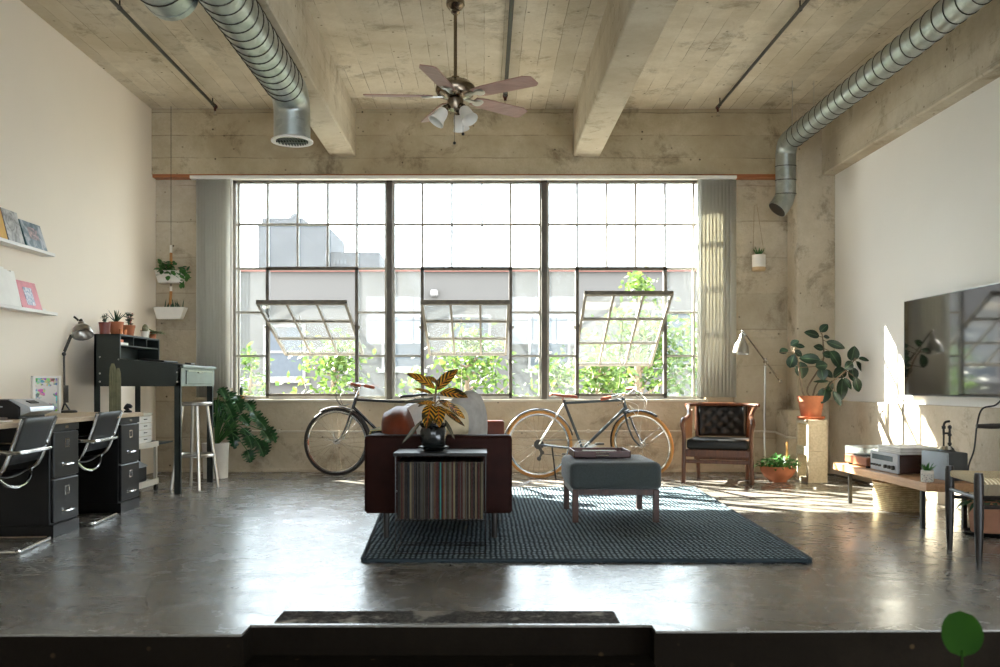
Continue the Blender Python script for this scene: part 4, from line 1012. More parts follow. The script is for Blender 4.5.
    m=MB(); m.tube([bb+V((0,-.045,.093)),rc+V((0,-.045,.045))],.004,5); m.tube([bb+V((0,-.045,-.093)),rc+V((.02,-.045,-.09))],.004,5); build(m,'chain',M['pipe'],r)
    m=MB()
    for k in range(5): m.cyl(rc+V((0,-.034-k*.004,0)),rc+V((0,-.036-k*.004,0)),.05-.006*k,seg=20)
    if gears:
        m.beam(rc+V((0,-.05,-.02)),rc+V((.03,-.055,-.08)),.012,.03); m.beam(rc+V((.03,-.055,-.08)),rc+V((-.0,-.055,-.14)),.008,.022); m.cyl(rc+V((.03,-.06,-.08)),rc+V((.03,-.05,-.08)),.022,seg=12); m.cyl(rc+V((-.0,-.06,-.14)),rc+V((-.0,-.05,-.14)),.022,seg=12)
    build(m,'rear_gears',M['pipe'],r)
    m=MB(); m.tube([V((.13,-.06,.31)),V((.16,-.15,.0))],.008,8); build(m,'kickstand',M['black_metal'],r)
    return r
bk=bicycle('grey bicycle with tan tyres and brown leather saddle, facing right behind the ottoman',M['bike_grey'],M['tan_tire'],-38,M['bike_dark'],True)
bk.location=(X_(538.7,9.0),9.0,0)
bk2=bicycle('dark bicycle with black tyres facing left, half hidden behind the sofa',M['bike_dark'],M['blk_tire'],-8,M['blk_tire'],False,.10,.348)
bk2.rotation_euler=(0,0,PI); bk2.location=(X_(336.5,9.2)+1.04,9.2,0)

# ============================================================ RUG
m=MB(); n1,n2=60,60; random.seed(3)
cor=[V((-.642,4.73,0)),V((1.72,4.73,0)),V((1.88,8.08,0)),V((-.84,8.08,0))]
tv={};bv={}
for i in range(n1+1):
    for j in range(n2+1):
        u,v=i/n1,j/n2; p=(cor[0]*(1-u)+cor[1]*u)*(1-v)+(cor[3]*(1-u)+cor[2]*u)*v
        p.x+=.012*math.sin(v*17)*(1 if i in (0,n1) else 0); 
        # rounded corner
        z=.014+.002*math.sin(i*1.7+j*.9)
        tv[i,j]=m.b.verts.new((p.x,p.y,z)); 
        if i in (0,n1) or j in (0,n2): bv[i,j]=m.b.verts.new((p.x,p.y,.0005))
for i in range(n1):
    for j in range(n2): m.face([tv[i,j],tv[i+1,j],tv[i+1,j+1],tv[i,j+1]])
for i in range(n1):
    for j in (0,n2): m.face([tv[i,j],tv[i+1,j],bv[i+1,j],bv[i,j]])
for j in range(n2):
    for i in (0,n1): m.face([tv[i,j],tv[i,j+1],bv[i,j+1],bv[i,j]])
r=thing('woven_rug',(.6,6.4,0),'large blue-grey braided rug under the sofa and ottoman','rug')
build(m,'rug_field',M['rug'],r)
m=MB(); pts=[cor[0]+V((.03,0,0)),cor[1]-V((.03,0,0)),cor[1]+V((0.01,.05,0)),cor[2],cor[3],cor[0]+V((-.01,.05,0))]
m.tube([p+V((0,0,.011)) for p in pts],.0105,8,closed=True); build(m,'binding',M['rug_edge'],r)
RUG=.016

# ============================================================ SOFA
SX0,SX1,SY0,SY1=-.71,.16,5.30,7.55
r=thing('leather_sofa',((SX0+SX1)/2,(SY0+SY1)/2,RUG),'brown leather box-arm sofa on slim legs seen end-on, facing right','sofa')
m=MB(); m.box(SX0,SX1,SY0,SY0+.14,.176,.637,bev=.02,seg=3); build(m,'arm',M['sofa_leather_shaded'],r)
m=MB(); m.box(SX0,SX1,SY1-.14,SY1,.176,.637,bev=.02,seg=3); build(m,'arm',M['sofa_leather_lit'],r)
m=MB(); m.box(SX0,SX0+.13,SY0+.14,SY1-.14,.176,.637,bev=.02,seg=3); build(m,'back_frame',M['sofa_leather_shaded'],r)
m=MB(); m.box(SX0+.13,SX1-.01,SY0+.14,SY1-.14,.18,.30,bev=.01); build(m,'seat_frame',M['sofa_leather_shaded'],r)
for k in range(2):
    y0=SY0+.145+k*.98; m=MB(); m.box(SX0+.13,SX1+.0,y0,y0+.97,.30,.44,bev=.035,seg=3); build(m,'seat_cushion',M['sofa_leather_lit'],r)
    m=MB(); m.pillow((SX0+.175,y0+.49,.60),(.95,.40,.24),(math.radians(14),0,math.radians(-90)),20,.28); build(m,'back_cushion',M['sofa_leather_lit'],r,angle=85)
m=MB(); m.tube([(SX0+.012,SY0+.003,.625),(SX1-.012,SY0+.003,.625),(SX1-.004,SY0+.003,.61),(SX1-.004,SY0+.003,.195),(SX1-.015,SY0+.003,.182),(SX0+.015,SY0+.003,.182),(SX0+.004,SY0+.003,.195),(SX0+.004,SY0+.003,.61)],.004,6,closed=True); build(m,'piping',M['sofa_leather_shaded'],r)
for x,y in ((X_(386,5.4),5.42),(X_(494.5,5.4),5.42),(X_(386,5.4),7.42),(X_(494.5,5.4),7.42)):
    m=MB(); m.cyl((x,y,.18),(x,y,RUG),.019,.016,seg=12); build(m,'leg',M['wood_dark'],r)
def cushion(name,c,size,rot,mm,label,pw=.45):
    m=MB(); m.pillow(c,size,rot,20,pw); return tag(build(m,name,mm,angle=85),label,'cushion')
cushion('scatter_cushion',(-.375,5.74,.64),(.36,.40,.16),(math.radians(-8),math.radians(-12),math.radians(-25)),M['white_pil'],'white cushion on the sofa behind the potted plant, left one')
cushion('scatter_cushion',(-.225,5.63,.63),(.26,.38,.14),(math.radians(-6),math.radians(8),math.radians(-30)),M['cream_pil'],'cream cushion on the sofa between the white and the grey one')
cushion('scatter_cushion',(-.12,5.90,.665),(.40,.46,.20),(math.radians(4),math.radians(-14),math.radians(58)),M['linen'],'pale grey linen cushion on the sofa, tallest, right of the plant')
# throw
m=MB(); rows=[]
path=[(-.55,.64),(-.60,.652),(-.66,.652),(-.715,.648),(-.728,.60),(-.726,.45),(-.730,.34)]
for k,(x,z) in enumerate(path): rows.append([m.b.verts.new((x+.004*math.sin(j*1.9+k),5.62+j*.045,z+.003*math.sin(j*2.3))) for j in range(9)])
for a,b in zip(rows,rows[1:]):
    for j in range(8): m.face([a[j],a[j+1],b[j+1],b[j]])
t=NT('throw_stripes'); co=t.coord(); w1=t.n('ShaderNodeTexWave'); w1.bands_direction='Y'; w1.inputs['Scale'].default_value=5; t.l(co,w1.inputs['Vector']); t.base(t.ramp(w1.outputs[1],[(.2,'#c9b877'),(.45,'#d8d0bb'),(.7,'#5f8f95')])); t.set(rough=.95)
r=thing('throw_blanket',(-.72,5.8,.34),'striped yellow and teal throw hanging over the sofa back','blanket')
build(m,'cloth',t.m,r,solid=.006)
m=MB()
for k in range(22): y=5.62+k*.0165; m.tube([(-.730,y,.345),(-.733,y+random.uniform(-.005,.005),.29)],.0025,4)
build(m,'fringe',t.m,r)

# record rack
TY0,TY1=4.88,5.22; TX0,TX1=X_(393.5,4.9),X_(487,4.9)
r=thing('record_rack',((TX0+TX1)/2,5.05,RUG),'black wire record rack with a flat top, standing against the sofa arm','record rack')
m=MB(); m.box(TX0,TX1,TY0-.005,TY1,.548,.566,bev=.002); build(m,'top',M['black_metal'],r)
m=MB(); a,b=TX0+.012,TX1-.008
for y in (TY0+.003,TY1-.01):
    m.tube([(a,y,.55),(a,y,RUG+.005),(b,y,RUG+.005),(b,y,.55)],.004,6)
    for z in (.20,): m.tube([(a,y,z),(b,y,z)],.003,6)
m.tube([(a,TY0+.003,RUG+.05),(b,TY0+.003,RUG+.05)],.003,5)
for x in (a,b): m.tube([(x,TY0,.2),(x,TY1-.01,.2)],.003,5); m.tube([(x,TY0,RUG+.006),(x,TY1-.01,RUG+.006)],.003,5); m.tube([(x,TY0,.35),(x,TY1-.01,.35)],.003,5)
for k in range(12): x=a+(b-a)*(k+.5)/12; m.tube([(x,TY0,.2),(x,TY1-.01,.2)],.0025,5)
build(m,'wire_frame',M['black_metal'],r)
random.seed(12)
cols=[('black','#0f0d0c'),('dark brown','#2a1b13'),('cream','#857858'),('grey','#454239'),('dull red','#471a14'),('olive','#3b3822'),('teal','#1f5a58'),('ochre','#7c5720'),('pale grey','#6a6760'),('navy','#171c28'),('tan','#5c4730')]
wts=[10,8,6,6,4,4,1,2,4,3,5]
x=TX0+.02; k=0
while x<TX1-.022:
    w=random.choice((.004,.005,.006,.007,.008,.010)); nm,hx=random.choices(cols,wts)[0]
    if abs(x-X_(440,4.9))<.004: nm,hx='bright teal','#2d8f88'; w=.006
    m=MB(); h=.314-random.uniform(0,.006); y0=TY0+.016+random.uniform(0,.004)
    m.box(x,x+w-.0006,y0,y0+.312,.2045,.2045+h)
    o=build(m,'record_sleeve',mat('sleeve_'+nm.replace(' ','_'),'#'+''.join('%02x'%int(int(hx[i:i+2],16)*.8) for i in (1,3,5)),.55,spec=.2),flat=True); tag(o,'%s record sleeve filed upright in the wire record rack'%nm,'record','record sleeves in the wire rack')
    x+=w; k+=1
# croton
PY=5.04; pc=V((X_(433.5,PY),PY,.5665))
r=thing('croton_plant',pc,'croton with orange and yellow veined leaves in a black pot on the record rack','potted plant')
m=MB(); m.lathe([(0,0),(.055,0),(.06,.008),(.085,.018),(.088,.024),(.06,.016),(0,.014)],pc,28); build(m,'saucer',M['blk_glaze'],r)
m=MB(); m.lathe([(0,.0),(.058,.0),(.066,.015),(.075,.05),(.074,.095),(.066,.115),(.075,.125),(.076,.14),(.069,.14),(.062,.12),(0,.118)],pc+V((0,0,.016)),32); build(m,'pot',M['blk_glaze'],r); build(MB().lathe([(0,.138),(.065,.136)],pc,16),'soil',M['soil'],r)
def q(x,y,Y=PY): return P(395+x/6.667,360+y/6.667,Y)
cl=[(270,190,95,100,75,-.10),(275,200,412,68,85,-.02),(300,215,462,250,85,-.12),(280,155,205,108,38,.08),(250,225,128,195,28,-.05),(240,295,212,442,88,-.14),(288,305,292,432,84,-.13),(270,285,168,302,28,-.1),(315,320,442,442,36,-.08),(335,275,462,405,46,.05),(290,270,400,330,42,.06),(275,180,330,120,50,.1)]
cd=[(260,265,60,300,30,-.02),(185,400,66,552,26,-.05),(330,395,386,520,24,-.06),(300,260,250,240,26,.1),(260,250,140,330,30,.1)]
for lst,nm,mm in ((cl,'leaves',M['lf_croton']),(cd,'dull_leaves',M['lf_croton_dull'])):
    m=MB(); m.norecalc=True
    for ax_,ay,bx_,by,w,dy in lst:
        a=q(ax_,ay,PY); b=q(bx_,by,PY+dy); d=b-a
        nn=V((0,-.75,.65)) if by<300 else V((0,-1,.25))
        m.leaf(a,d+V((0,0,.12*d.length)),nn,d.length*1.06,w/6.667/178*1.05,.35,.22,10)
    build(m,nm,mm,r)
m=MB(); top=q(275,200); m.tube([pc+V((0,0,.13)),q(262,330),top],[.006,.005,.004],8,smooth=4)
for lst in (cl,cd):
    for ax_,ay,*_r in lst:
        e=q(ax_,ay); s0=q(268,max(ay+30,230) if ay<380 else 330); m.tube([s0,e],.0028,5)
build(m,'stem',M['bark'],r)

# ottoman
OA,OB,OY0,OY1=.565,1.18,5.98,6.70
r=thing('ottoman',((OA+OB)/2,(OY0+OY1)/2,RUG),'square grey upholstered ottoman on dark wooden legs, on the rug','ottoman')
m=MB(); m.box(OA,OB,OY0,OY1,.232,.418,bev=.045,seg=4)
for v in m.b.verts:
    if v.co.z>.4: 
        u=(v.co.x-(OA+OB)/2)/.3; w=(v.co.y-(OY0+OY1)/2)/.35; v.co.z+=.012*(1-min(1,u*u))*(1-min(1,w*w))
build(m,'cushion',M['ottoman'],r,angle=60)
m=MB(); m.box(OA+.02,OB-.02,OY0+.02,OY0+.045,.200,.236); m.box(OA+.02,OB-.02,OY1-.045,OY1-.02,.200,.236); m.box(OA+.02,OA+.045,OY0+.02,OY1-.02,.200,.236); m.box(OB-.045,OB-.02,OY0+.02,OY1-.02,.200,.236); build(m,'apron',M['wood_legs'],r)
for x in (OA+.018,OB-.058):
    for y in (OY0+.015,OY1-.055): build(B(x,x+.04,y,y+.04,RUG,.236,bev=.003),'leg',M['wood_legs'],r)
r=thing('serving_tray',(.81,6.4,.425),'dark reddish wood tray with steel handles on the ottoman','tray')
TA,TB,TC,TD=.612,1.005,6.2,6.56; tz=.432
m=MB(); m.box(TA,TB,TC,TD,tz,tz+.006); 
for a in ((TA,TB,TC,TC+.01),(TA,TB,TD-.01,TD),(TA,TA+.01,TC,TD),(TB-.01,TB,TC,TD)): m.box(a[0],a[1],a[2],a[3],tz,tz+.046)
build(m,'tray_body',M['wood_tray'],r,bevel=.0015)
for y in (TC-.004,TD+.004):
    xm=(TA+TB)/2; m=MB(); m.tube([(xm-.045,y,tz+.016),(xm+.045,y,tz+.016),(xm+.045,y,tz+.034),(xm-.045,y,tz+.034)],.004,6,closed=True); build(m,'handle',M['chrome'],r)
m=MB(); m.box(TA+.05,TB-.03,TC+.05,TD-.04,tz+.007,tz+.022,bev=.002); tag(build(m,'magazine',M['paper']),'pale magazine lying in the wooden tray on the ottoman','magazine')
m=MB(); m.box(TA+.09,TB-.07,TC+.09,TD-.07,tz+.0225,tz+.034,bev=.002); tag(build(m,'notebook',M['linen']),'grey notebook lying on top of the magazine in the tray','notebook')

# ============================================================ ARMCHAIR
def armchair():
    r=thing('armchair',(0,0,0),'antique wooden armchair with black tufted leather back, below the right blind','armchair')
    W=.32; wd=M['wood_walnut']
    # local: front -Y
    for s in (-1,1):
        m=MB(); m.tube([(s*W,-.26,0.0),(s*(W-.003),-.26,.2),(s*(W-.005),-.26,.42),(s*W,-.265,.50),(s*(W+.012),-.27,.565),(s*W,-.235,.605)],[.019,.021,.02,.02,.022,.02],8,smooth=4); build(m,'front_leg',wd,r)
        m=MB(); m.tube([(s*(W-.08),.30,0.0),(s*(W-.075),.27,.25),(s*(W-.07),.25,.45),(s*(W-.065),.27,.6),(s*(W-.06),.30,.74)],[.018,.02,.02,.018,.018],8,smooth=4); build(m,'rear_leg',wd,r)
        m=MB(); m.tube([(s*(W+.012),-.27,.57),(s*(W+.005),-.23,.61),(s*(W-.01),-.13,.62),(s*(W-.02),-.02,.645),(s*(W-.01),.08,.69),(s*(W+.01),.18,.73),(s*(W+.02),.23,.74)],[.022,.024,.02,.02,.022,.022,.014],8,smooth=4); build(m,'arm',wd,r)
        m=MB(); m.prism([(-.24,.42),(.24,.42),(.27,.70),(.10,.68),(-.02,.635),(-.13,.61),(-.235,.59)],s*(W-.022),s*(W-.010),'x'); build(m,'side_panel',wd if False else mat('side_wood','#9c7452',.5),r)
    m=MB(); m.tube([(-W-.04,.20,.745),(-W*.7,.29,.75),(0,.325,.752),(W*.7,.29,.75),(W+.04,.20,.745)],.019,8,smooth=5); build(m,'top_rail',wd,r)
    m=MB(); m.box(-W+.02,W-.02,-.27,-.245,.255,.325,bev=.004); m.box(-W+.02,-W+.045,-.25,.27,.26,.325); m.box(W-.045,W-.02,-.25,.27,.26,.325); m.box(-W+.05,W-.05,.25,.275,.26,.325); build(m,'seat_rail',wd,r)
    m=MB(); m.box(-W+.02,W-.02,-.255,-.235,.19,.225,bev=.003); m.box(-W+.04,W-.04,.25,.27,.19,.22); build(m,'stretcher',wd,r)
    m=MB(); m.box(-W+.03,W-.03,-.285,.235,.325,.425,bev=.03,seg=3); build(m,'seat_cushion',M['black_leather'],r,angle=60)
    # tufted back: quilted grid
    m=MB(); n,k2=40,34; g={}; bw=.24
    bt=[]
    for row in range(5):
        for c in range(4 if row%2==0 else 3):
            bt.append((-.165+c*.11+(0 if row%2==0 else .055),.06+row*.058))
    for i in range(n+1):
        for j in range(k2+1):
            u=-bw+2*bw*i/n; v=.31*j/k2
            e=min(1,(min(u+bw,bw-u)/.03),(min(v,.31-v)/.03)); e=math.sqrt(max(0,e))
            dm=min(math.hypot(u-a,(v-b)) for a,b in bt); ds=min(1,dm/.05)
            # diagonal creases
            h=.035*e*(.25+.75*ds**.6)
            z=.43+v; y=.255+.03*(v/.31)-.03*(1-(u/bw)**2)*0-h+ (-.0+.05*(1-(u/bw)**2))
            g[i,j]=m.b.verts.new((u,y,z))
    for i in range(n):
        for j in range(k2): m.face([g[i,j],g[i+1,j],g[i+1,j+1],g[i,j+1]])
    bk_=build(m,'backrest',M['black_leather'],r,angle=80,solid=.004)
    m=MB()
    for a,b in bt: m.ball((a,.255+.03*(b/.31)+.05*(1-(a/bw)**2)-.012,.43+b),.008,8)
    build(m,'tuft_buttons',M['black_leather'],bk_)
    return r
a=armchair(); a.scale=(.98,.98,.98); a.location=(2.275,8.72,0); a.rotation_euler=(0,0,math.radians(-20))

# floor lamp
LX,LYY=2.83,9.1
r=thing('floor_lamp',(LX,LYY,0),'silver floor lamp with a pivoting boom and bell shade, right of the armchair','floor lamp')
m=MB(); m.lathe([(0,0),(.11,0),(.112,.008),(.10,.018),(.02,.024),(.0,.026)],(LX,LYY,0),28); build(m,'base',M['steel'],r)
jt=P(765.4,362,LYY); m=MB(); m.tube([(LX,LYY,.02),(LX-.005,LYY,.6),jt],.0095,10); build(m,'pole',M['steel'],r)
a0=P(746,335,LYY-.02); a1=P(780,381,LYY-.02); ap=a0
m=MB(); m.tube([a0,a1],.0075,8); m.cyl(a1-V((0,.01,0)),a1+V((0,.01,0)),.018,seg=12); m.cyl(jt-V((0,.035,0)),jt+V((0,.02,0)),.016,seg=12); m.cyl(jt+V((0,0,-.03)),jt+V((0,0,.04)),.014,seg=10); build(m,'boom',M['nickel'],r)
hp=P(742.5,334,LYY-.02); ax=V((-.12,-.1,-1)).normalized()
m=MB(); m.lathe([(0,0),(.022,.002),(.026,.02),(.028,.05),(.05,.085),(.068,.12),(.078,.17),(.08,.2),(.077,.2),(.065,.13),(.045,.09),(.02,.06),(0,.055)],hp,28,axis=ax); build(m,'lamp_shade',M['steel'],r)
m=MB(); m.tube([a0,hp+V((0,0,.03)),hp],.008,8); m.ball(hp+V((0,0,.03)),.016,10); build(m,'shade_joint',M['chrome'],r)

# bowl plant
bc=V((2.825,8.68,0))
r=thing('bowl_planter',bc,'low leafy plant in a wide terracotta bowl on the floor under the floor lamp','potted plant')
m=MB(); m.lathe([(0,0),(.08,0),(.085,.012),(.13,.05),(.16,.1),(.17,.15),(.158,.15),(.15,.12),(0,.12)],bc,32); build(m,'bowl',M['terra'],r); build(MB().lathe([(0,.135),(.148,.125)],bc,16),'soil',M['soil'],r)
random.seed(8); m=MB(); m.norecalc=True
for k in range(300):
    a=random.uniform(0,2*PI); q_=random.uniform(0,1)**.6*.19; h=.14+random.uniform(.0,.13)*(1-q_/.3)
    m.leaf(bc+V((math.cos(a)*q_,math.sin(a)*q_*.9,h)),(math.cos(a)+random.gauss(0,.6),math.sin(a)+random.gauss(0,.6),random.gauss(.2,.5)),(0,0,1),random.uniform(.035,.06),random.uniform(.018,.028),.5,.2,4)
build(m,'leaves',M['lf_green'],r)
m=MB()
for k in range(24):
    a=k*2.4; m.tube([bc+V((0,0,.13)),bc+V((math.cos(a)*.09,math.sin(a)*.09,.2)),bc+V((math.cos(a)*.16,math.sin(a)*.15,.21))],.0025,5,smooth=3)
build(m,'stems',M['lf_green'],r)
m=MB(); s0=bc+V((.10,.04,.13)); m.beam(s0,s0+V((.0,0,.25)),.016,.006,up=(0,1,0)); build(m,'plant_stake',mat('stake_wood','#c08d4a',.6),r)

# cinder blocks
def block(z,label):
    x0,x1,y0,y1=3.07,3.255,8.55,8.88; h=.298; w=.04
    m=MB(); m.box(x0,x1,y0,y0+w+.01,z,z+h); m.box(x0,x1,y1-w,y1,z,z+h); m.box(x0,x1,y0+w+.01,y1-w,z,z+w); m.box(x0,x1,y0+w+.01,y1-w,z+h-w,z+h)
    return tag(build(m,'cinder_block',M['cinder'],bevel=.003),label,'concrete block','stacked concrete blocks')
block(0,'pale concrete block on the floor, bottom one under the rubber plant'); block(.3,'pale concrete block stacked on another, directly under the rubber plant pot')
# rubber plant
rp=V((X_(811,8.72),8.72,.5985))
r=thing('rubber_plant',rp,'rubber plant with broad dark leaves in a terracotta pot on the concrete blocks','potted plant')
m=MB(); m.lathe([(0,0),(.115,0),(.13,.02),(.13,.03),(.12,.03),(.11,.012),(0,.012)],rp,28); build(m,'saucer',mat('saucer_orange','#b5623a',.6),r)
m=MB(); m.lathe([(0,0),(.09,0),(.118,.16),(.128,.16),(.132,.215),(.118,.215),(.115,.19),(0,.19)],rp+V((0,0,.013)),32); build(m,'pot',M['terra'],r); build(MB().lathe([(0,.21),(.114,.203)],rp,16),'soil',M['soil'],r)
random.seed(4)
def z4(x,y,Y): return P(770+x/6.67,310+y/6.67,Y)
b0=rp+V((0,0,.2))
stems=[[b0+V((-.05,0,0)),z4(215,540,8.70),z4(195,400,8.65),z4(180,320,8.62),z4(150,270,8.6)],[b0,z4(250,520,8.72),z4(350,350,8.75),z4(355,230,8.72),z4(345,150,8.7)],[b0+V((.03,0,0)),z4(320,560,8.68),z4(380,515,8.62),z4(450,450,8.58),z4(520,390,8.55),z4(570,320,8.52)],[b0+V((.02,.02,0)),z4(300,520,8.75),z4(325,480,8.72)]]
m=MB(); samp=[]
for s in stems:
    m.tube(s,[.010]+[.008]*(len(s)-2)+[.004],8,smooth=5)
    for a,b in zip(s,s[1:]):
        for k in range(5): samp.append(a.lerp(b,k/5))
lv=[(165,220,55,40,30),(93,273,60,40,20),(200,240,60,28,-10),(147,340,85,60,75),(190,290,60,40,-30),(210,402,105,75,-80),(282,160,105,50,165),(360,120,65,45,45),(378,180,40,28,0),(325,250,60,45,160),(440,232,120,45,-20),(265,325,120,60,175),(345,370,75,60,10),(440,330,130,75,-50),(350,430,75,60,-80),(390,425,70,40,-40),(465,420,95,70,210),(555,290,90,70,80),(627,328,65,30,-10),(600,378,80,35,-55),(525,372,65,55,220),(555,430,90,60,-80),(360,570,100,70,250),(480,530,140,65,-95),(450,590,100,40,-65),(582,500,95,50,-70),(385,300,60,50,-20),(520,490,80,35,-60),(400,520,90,40,-100),(340,475,90,18,180)]
lm=MB(); lm.norecalc=True
for x,y,L,W_,ang in lv:
    Y=8.68+random.uniform(-.12,.08)-max(0,(x-400))*.0005; c=z4(x,y,Y); L=L/6.67/103*1.12; W_=W_/6.67/103*1.2; a=math.radians(ang); d=V((math.cos(a),random.uniform(-.35,.15),math.sin(a))).normalized()
    base=c-d*L/2; lm.leaf(base,d,V((random.gauss(0,.3),-1,random.uniform(.1,.7))),L,W_,.25,.2,8)
    s0=min(samp,key=lambda p:(p-base).length); m.tube([s0,base],[.004,.003],5)
build(m,'stems',M['bark'],r); build(lm,'leaves',M['lf_rubber'],r)

# wall planter right
wp=V((X_(759,9.52),9.53,Z_(270.5,9.52)))
r=thing('wall_planter',wp,'small white wall pot with an aloe, hung on the concrete beside the right blind','wall planter')
m=MB(); m.lathe([(0,0),(.066,0),(.07,.01),(.07,.165),(.062,.165),(.06,.14),(0,.14)],wp,24); build(m,'pot',M['white_cer'],r)
m=MB(); m.lathe([(0,-.002),(.0665,-.002),(.0712,.01),(.0712,.035),(.069,.035)],wp,24); build(m,'sand_band',mat('sand_band','#cdae84',.7),r)
build(spray(wp+V((0,0,.14)),14,.13,.022,.6,'blade',1,15,.15),'leaves',M['lf_green'],r)
m=MB(); m.tube([wp+V((-.06,.0,.16)),wp+V((-.03,.06,.7)),wp+V((.0,.07,.72)),wp+V((.06,0,.16))],.0015,4); build(m,'string',M['cord'],r)

# ============================================================ RIGHT SIDE
TVX=3.56
r=thing('flat_television',(3.58,6.88,.84),'large flat black television mounted on the right wall','television')
Z0,Z1,YA,YB=.84,1.64,6.15,7.63
sh=Matrix.Translation((0,0,0))
m=MB(); m.box(TVX-.005,TVX+.03,YA,YB,Z0,Z1,bev=.004); build(m,'housing',M['black_plastic'],r)
m=MB(); m.box(TVX-.007,TVX-.0045,YA+.008,YB-.008,Z0+.018,Z1-.008); build(m,'screen',M['screen'],r)
m=MB(); m.box(TVX-.009,TVX-.004,YA,YB,Z0,Z0+.006); m.box(TVX-.009,TVX-.004,YA,YB,Z1-.004,Z1); m.box(TVX-.009,TVX-.004,YB-.004,YB,Z0,Z1); build(m,'bezel',M['steel'],r)
m=MB(); m.box(TVX+.03,RW,6.6,7.2,1.05,1.4); build(m,'wall_mount',M['black_metal'],r)
m=MB(); m.tube([(TVX+.02,7.6,.86),(3.54,7.62,.78),(3.545,7.63,.6),(3.545,7.60,.3),(3.53,7.5,.1)],.004,6,smooth=6); tag(build(m,'power_cable',M['cable']),'thin black cable hanging below the far corner of the television','cable')
m=MB(); m.tube([(TVX+.02,6.2,.86),P(1000,405,6.3)+V((-.03,0,0)),P(985,409,6.35)+V((-.02,0,0)),P(977,425,6.4),P(974,450,6.4),P(968,470,6.4),(3.44,6.4,.06)],.006,6,smooth=6); tag(build(m,'power_cable',M['cable']),'thick black cable looping down from the near end of the television','cable')

# bench
BX0,BX1,BY0,BY1,BZ=2.82,3.15,5.75,7.29,.304
r=thing('media_bench',((BX0+BX1)/2,(BY0+BY1)/2,0),'low wooden bench on dark metal legs carrying the record player','bench')
m=MB(); m.box(BX0,BX1,BY0,BY1,.25,BZ,bev=.003); build(m,'top',M['wood_bench'],r)
for x,y in ((2.845,5.85),(3.105,5.83),(2.88,7.1),(3.105,7.1)): m=MB(); m.box(x-.013,x+.013,y-.013,y+.013,0,.25); build(m,'leg',M['black_metal'],r)
# turntable
r=thing('record_player',(3.02,6.98,BZ),'wood-sided record player under a clear lid at the far end of the bench','record player')
m=MB(); m.box(2.87,3.14,6.77,7.18,BZ+.018,BZ+.08,bev=.004); build(m,'plinth',M['wood_box'],r)
for x in (2.9,3.11):
    for y in (6.81,7.14): build(MB().cyl((x,y,BZ),(x,y,BZ+.019),.018,seg=12),'foot',M['black_plastic'],r)
m=MB(); m.lathe([(0,0),(.125,0),(.125,.012),(0,.012)],(3.0,7.0,BZ+.081),32); build(m,'platter',M['black_plastic'],r)
m=MB(); m.cyl((3.1,6.82,BZ+.08),(3.1,6.82,BZ+.11),.014,seg=10); m.tube([(3.1,6.82,BZ+.105),(2.98,6.84,BZ+.105),(2.93,6.92,BZ+.1)],.004,6,smooth=3); build(m,'tonearm',M['chrome'],r)
m=MB()
for a in ((2.872,3.138,6.772,7.178,.146,.149),(2.872,2.875,6.772,7.178,.084,.148),(3.135,3.138,6.772,7.178,.084,.148),(2.872,3.138,6.772,6.775,.084,.148),(2.872,3.138,7.175,7.178,.084,.148)): m.box(a[0],a[1],a[2],a[3],BZ+a[4],BZ+a[5])
build(m,'dust_cover',M['acrylic'],r)
# receiver
r=thing('stereo_receiver',(3.02,6.5,BZ),'silver-faced stereo receiver in a wood case, centre of the bench','receiver')
m=MB(); m.box(2.895,3.145,6.29,6.72,BZ+.01,BZ+.138,bev=.003); build(m,'case',wood('receiver_wood','#2f1a12','#4a2a1c',.4,0),r)
m=MB(); m.box(2.88,2.896,6.285,6.725,BZ+.006,BZ+.142,bev=.002); fp=build(m,'front_panel',M['silver_plastic'],r)
m=MB(); m.box(2.877,2.881,6.36,6.69,BZ+.085,BZ+.122); build(m,'tuning_dial',mat('dial_glass','#5d6a70',.2),fp)
for y,rr in ((6.34,.016),(6.40,.013),(6.46,.013),(6.55,.008),(6.60,.008),(6.64,.008),(6.68,.008)): build(MB().cyl((2.862,y,BZ+.045),(2.881,y,BZ+.045),rr,seg=14),'knob',M['pipe'],fp)
z=BZ+.1425
for k in range(8):
    h=.006; hue=['#cfccc6','#dedbd6','#b9b5ae','#e4e1dc'][k%4]; dx=random.uniform(-.006,.006)
    m=MB(); m.box(2.895+dx,3.195+dx,6.27,6.63+dx,z,z+h-.0005); tag(build(m,'magazine',mat('mag_%d'%(k%4),hue,.6),flat=True),('pale magazine at the bottom of the pile on the stereo receiver' if k==0 else 'pale magazine at the top of the pile on the stereo receiver' if k==7 else 'pale magazine inside the flat pile on the stereo receiver'),'magazine','magazines piled on the receiver'); z+=h
# speaker
def rotbox(m,c,ang):
    mt=Matrix.Translation(V((c[0],c[1],0)))@Matrix.Rotation(ang,4,'Z')@Matrix.Translation(V((-c[0],-c[1],0)))
    for v in m.b.verts: v.co=mt@v.co
    return m
r=thing('grey_speaker',(3.08,6.02,BZ),'rounded grey fabric speaker standing on the near end of the bench','speaker')
m=MB(); m.box(3.012,3.15,5.885,6.16,BZ+.001,.49,bev=.01,seg=2); rotbox(m,(3.08,6.02),.12); build(m,'body',mat('speaker_side','#4d4f4f',.7),r)
m=MB(); m.box(2.998,3.014,5.883,6.162,BZ+.003,.489,bev=.006,seg=2); rotbox(m,(3.08,6.02),.12); build(m,'grille',mat('speaker_grille','#a9b2ba',.8,0,.1,200,.3,300),r)
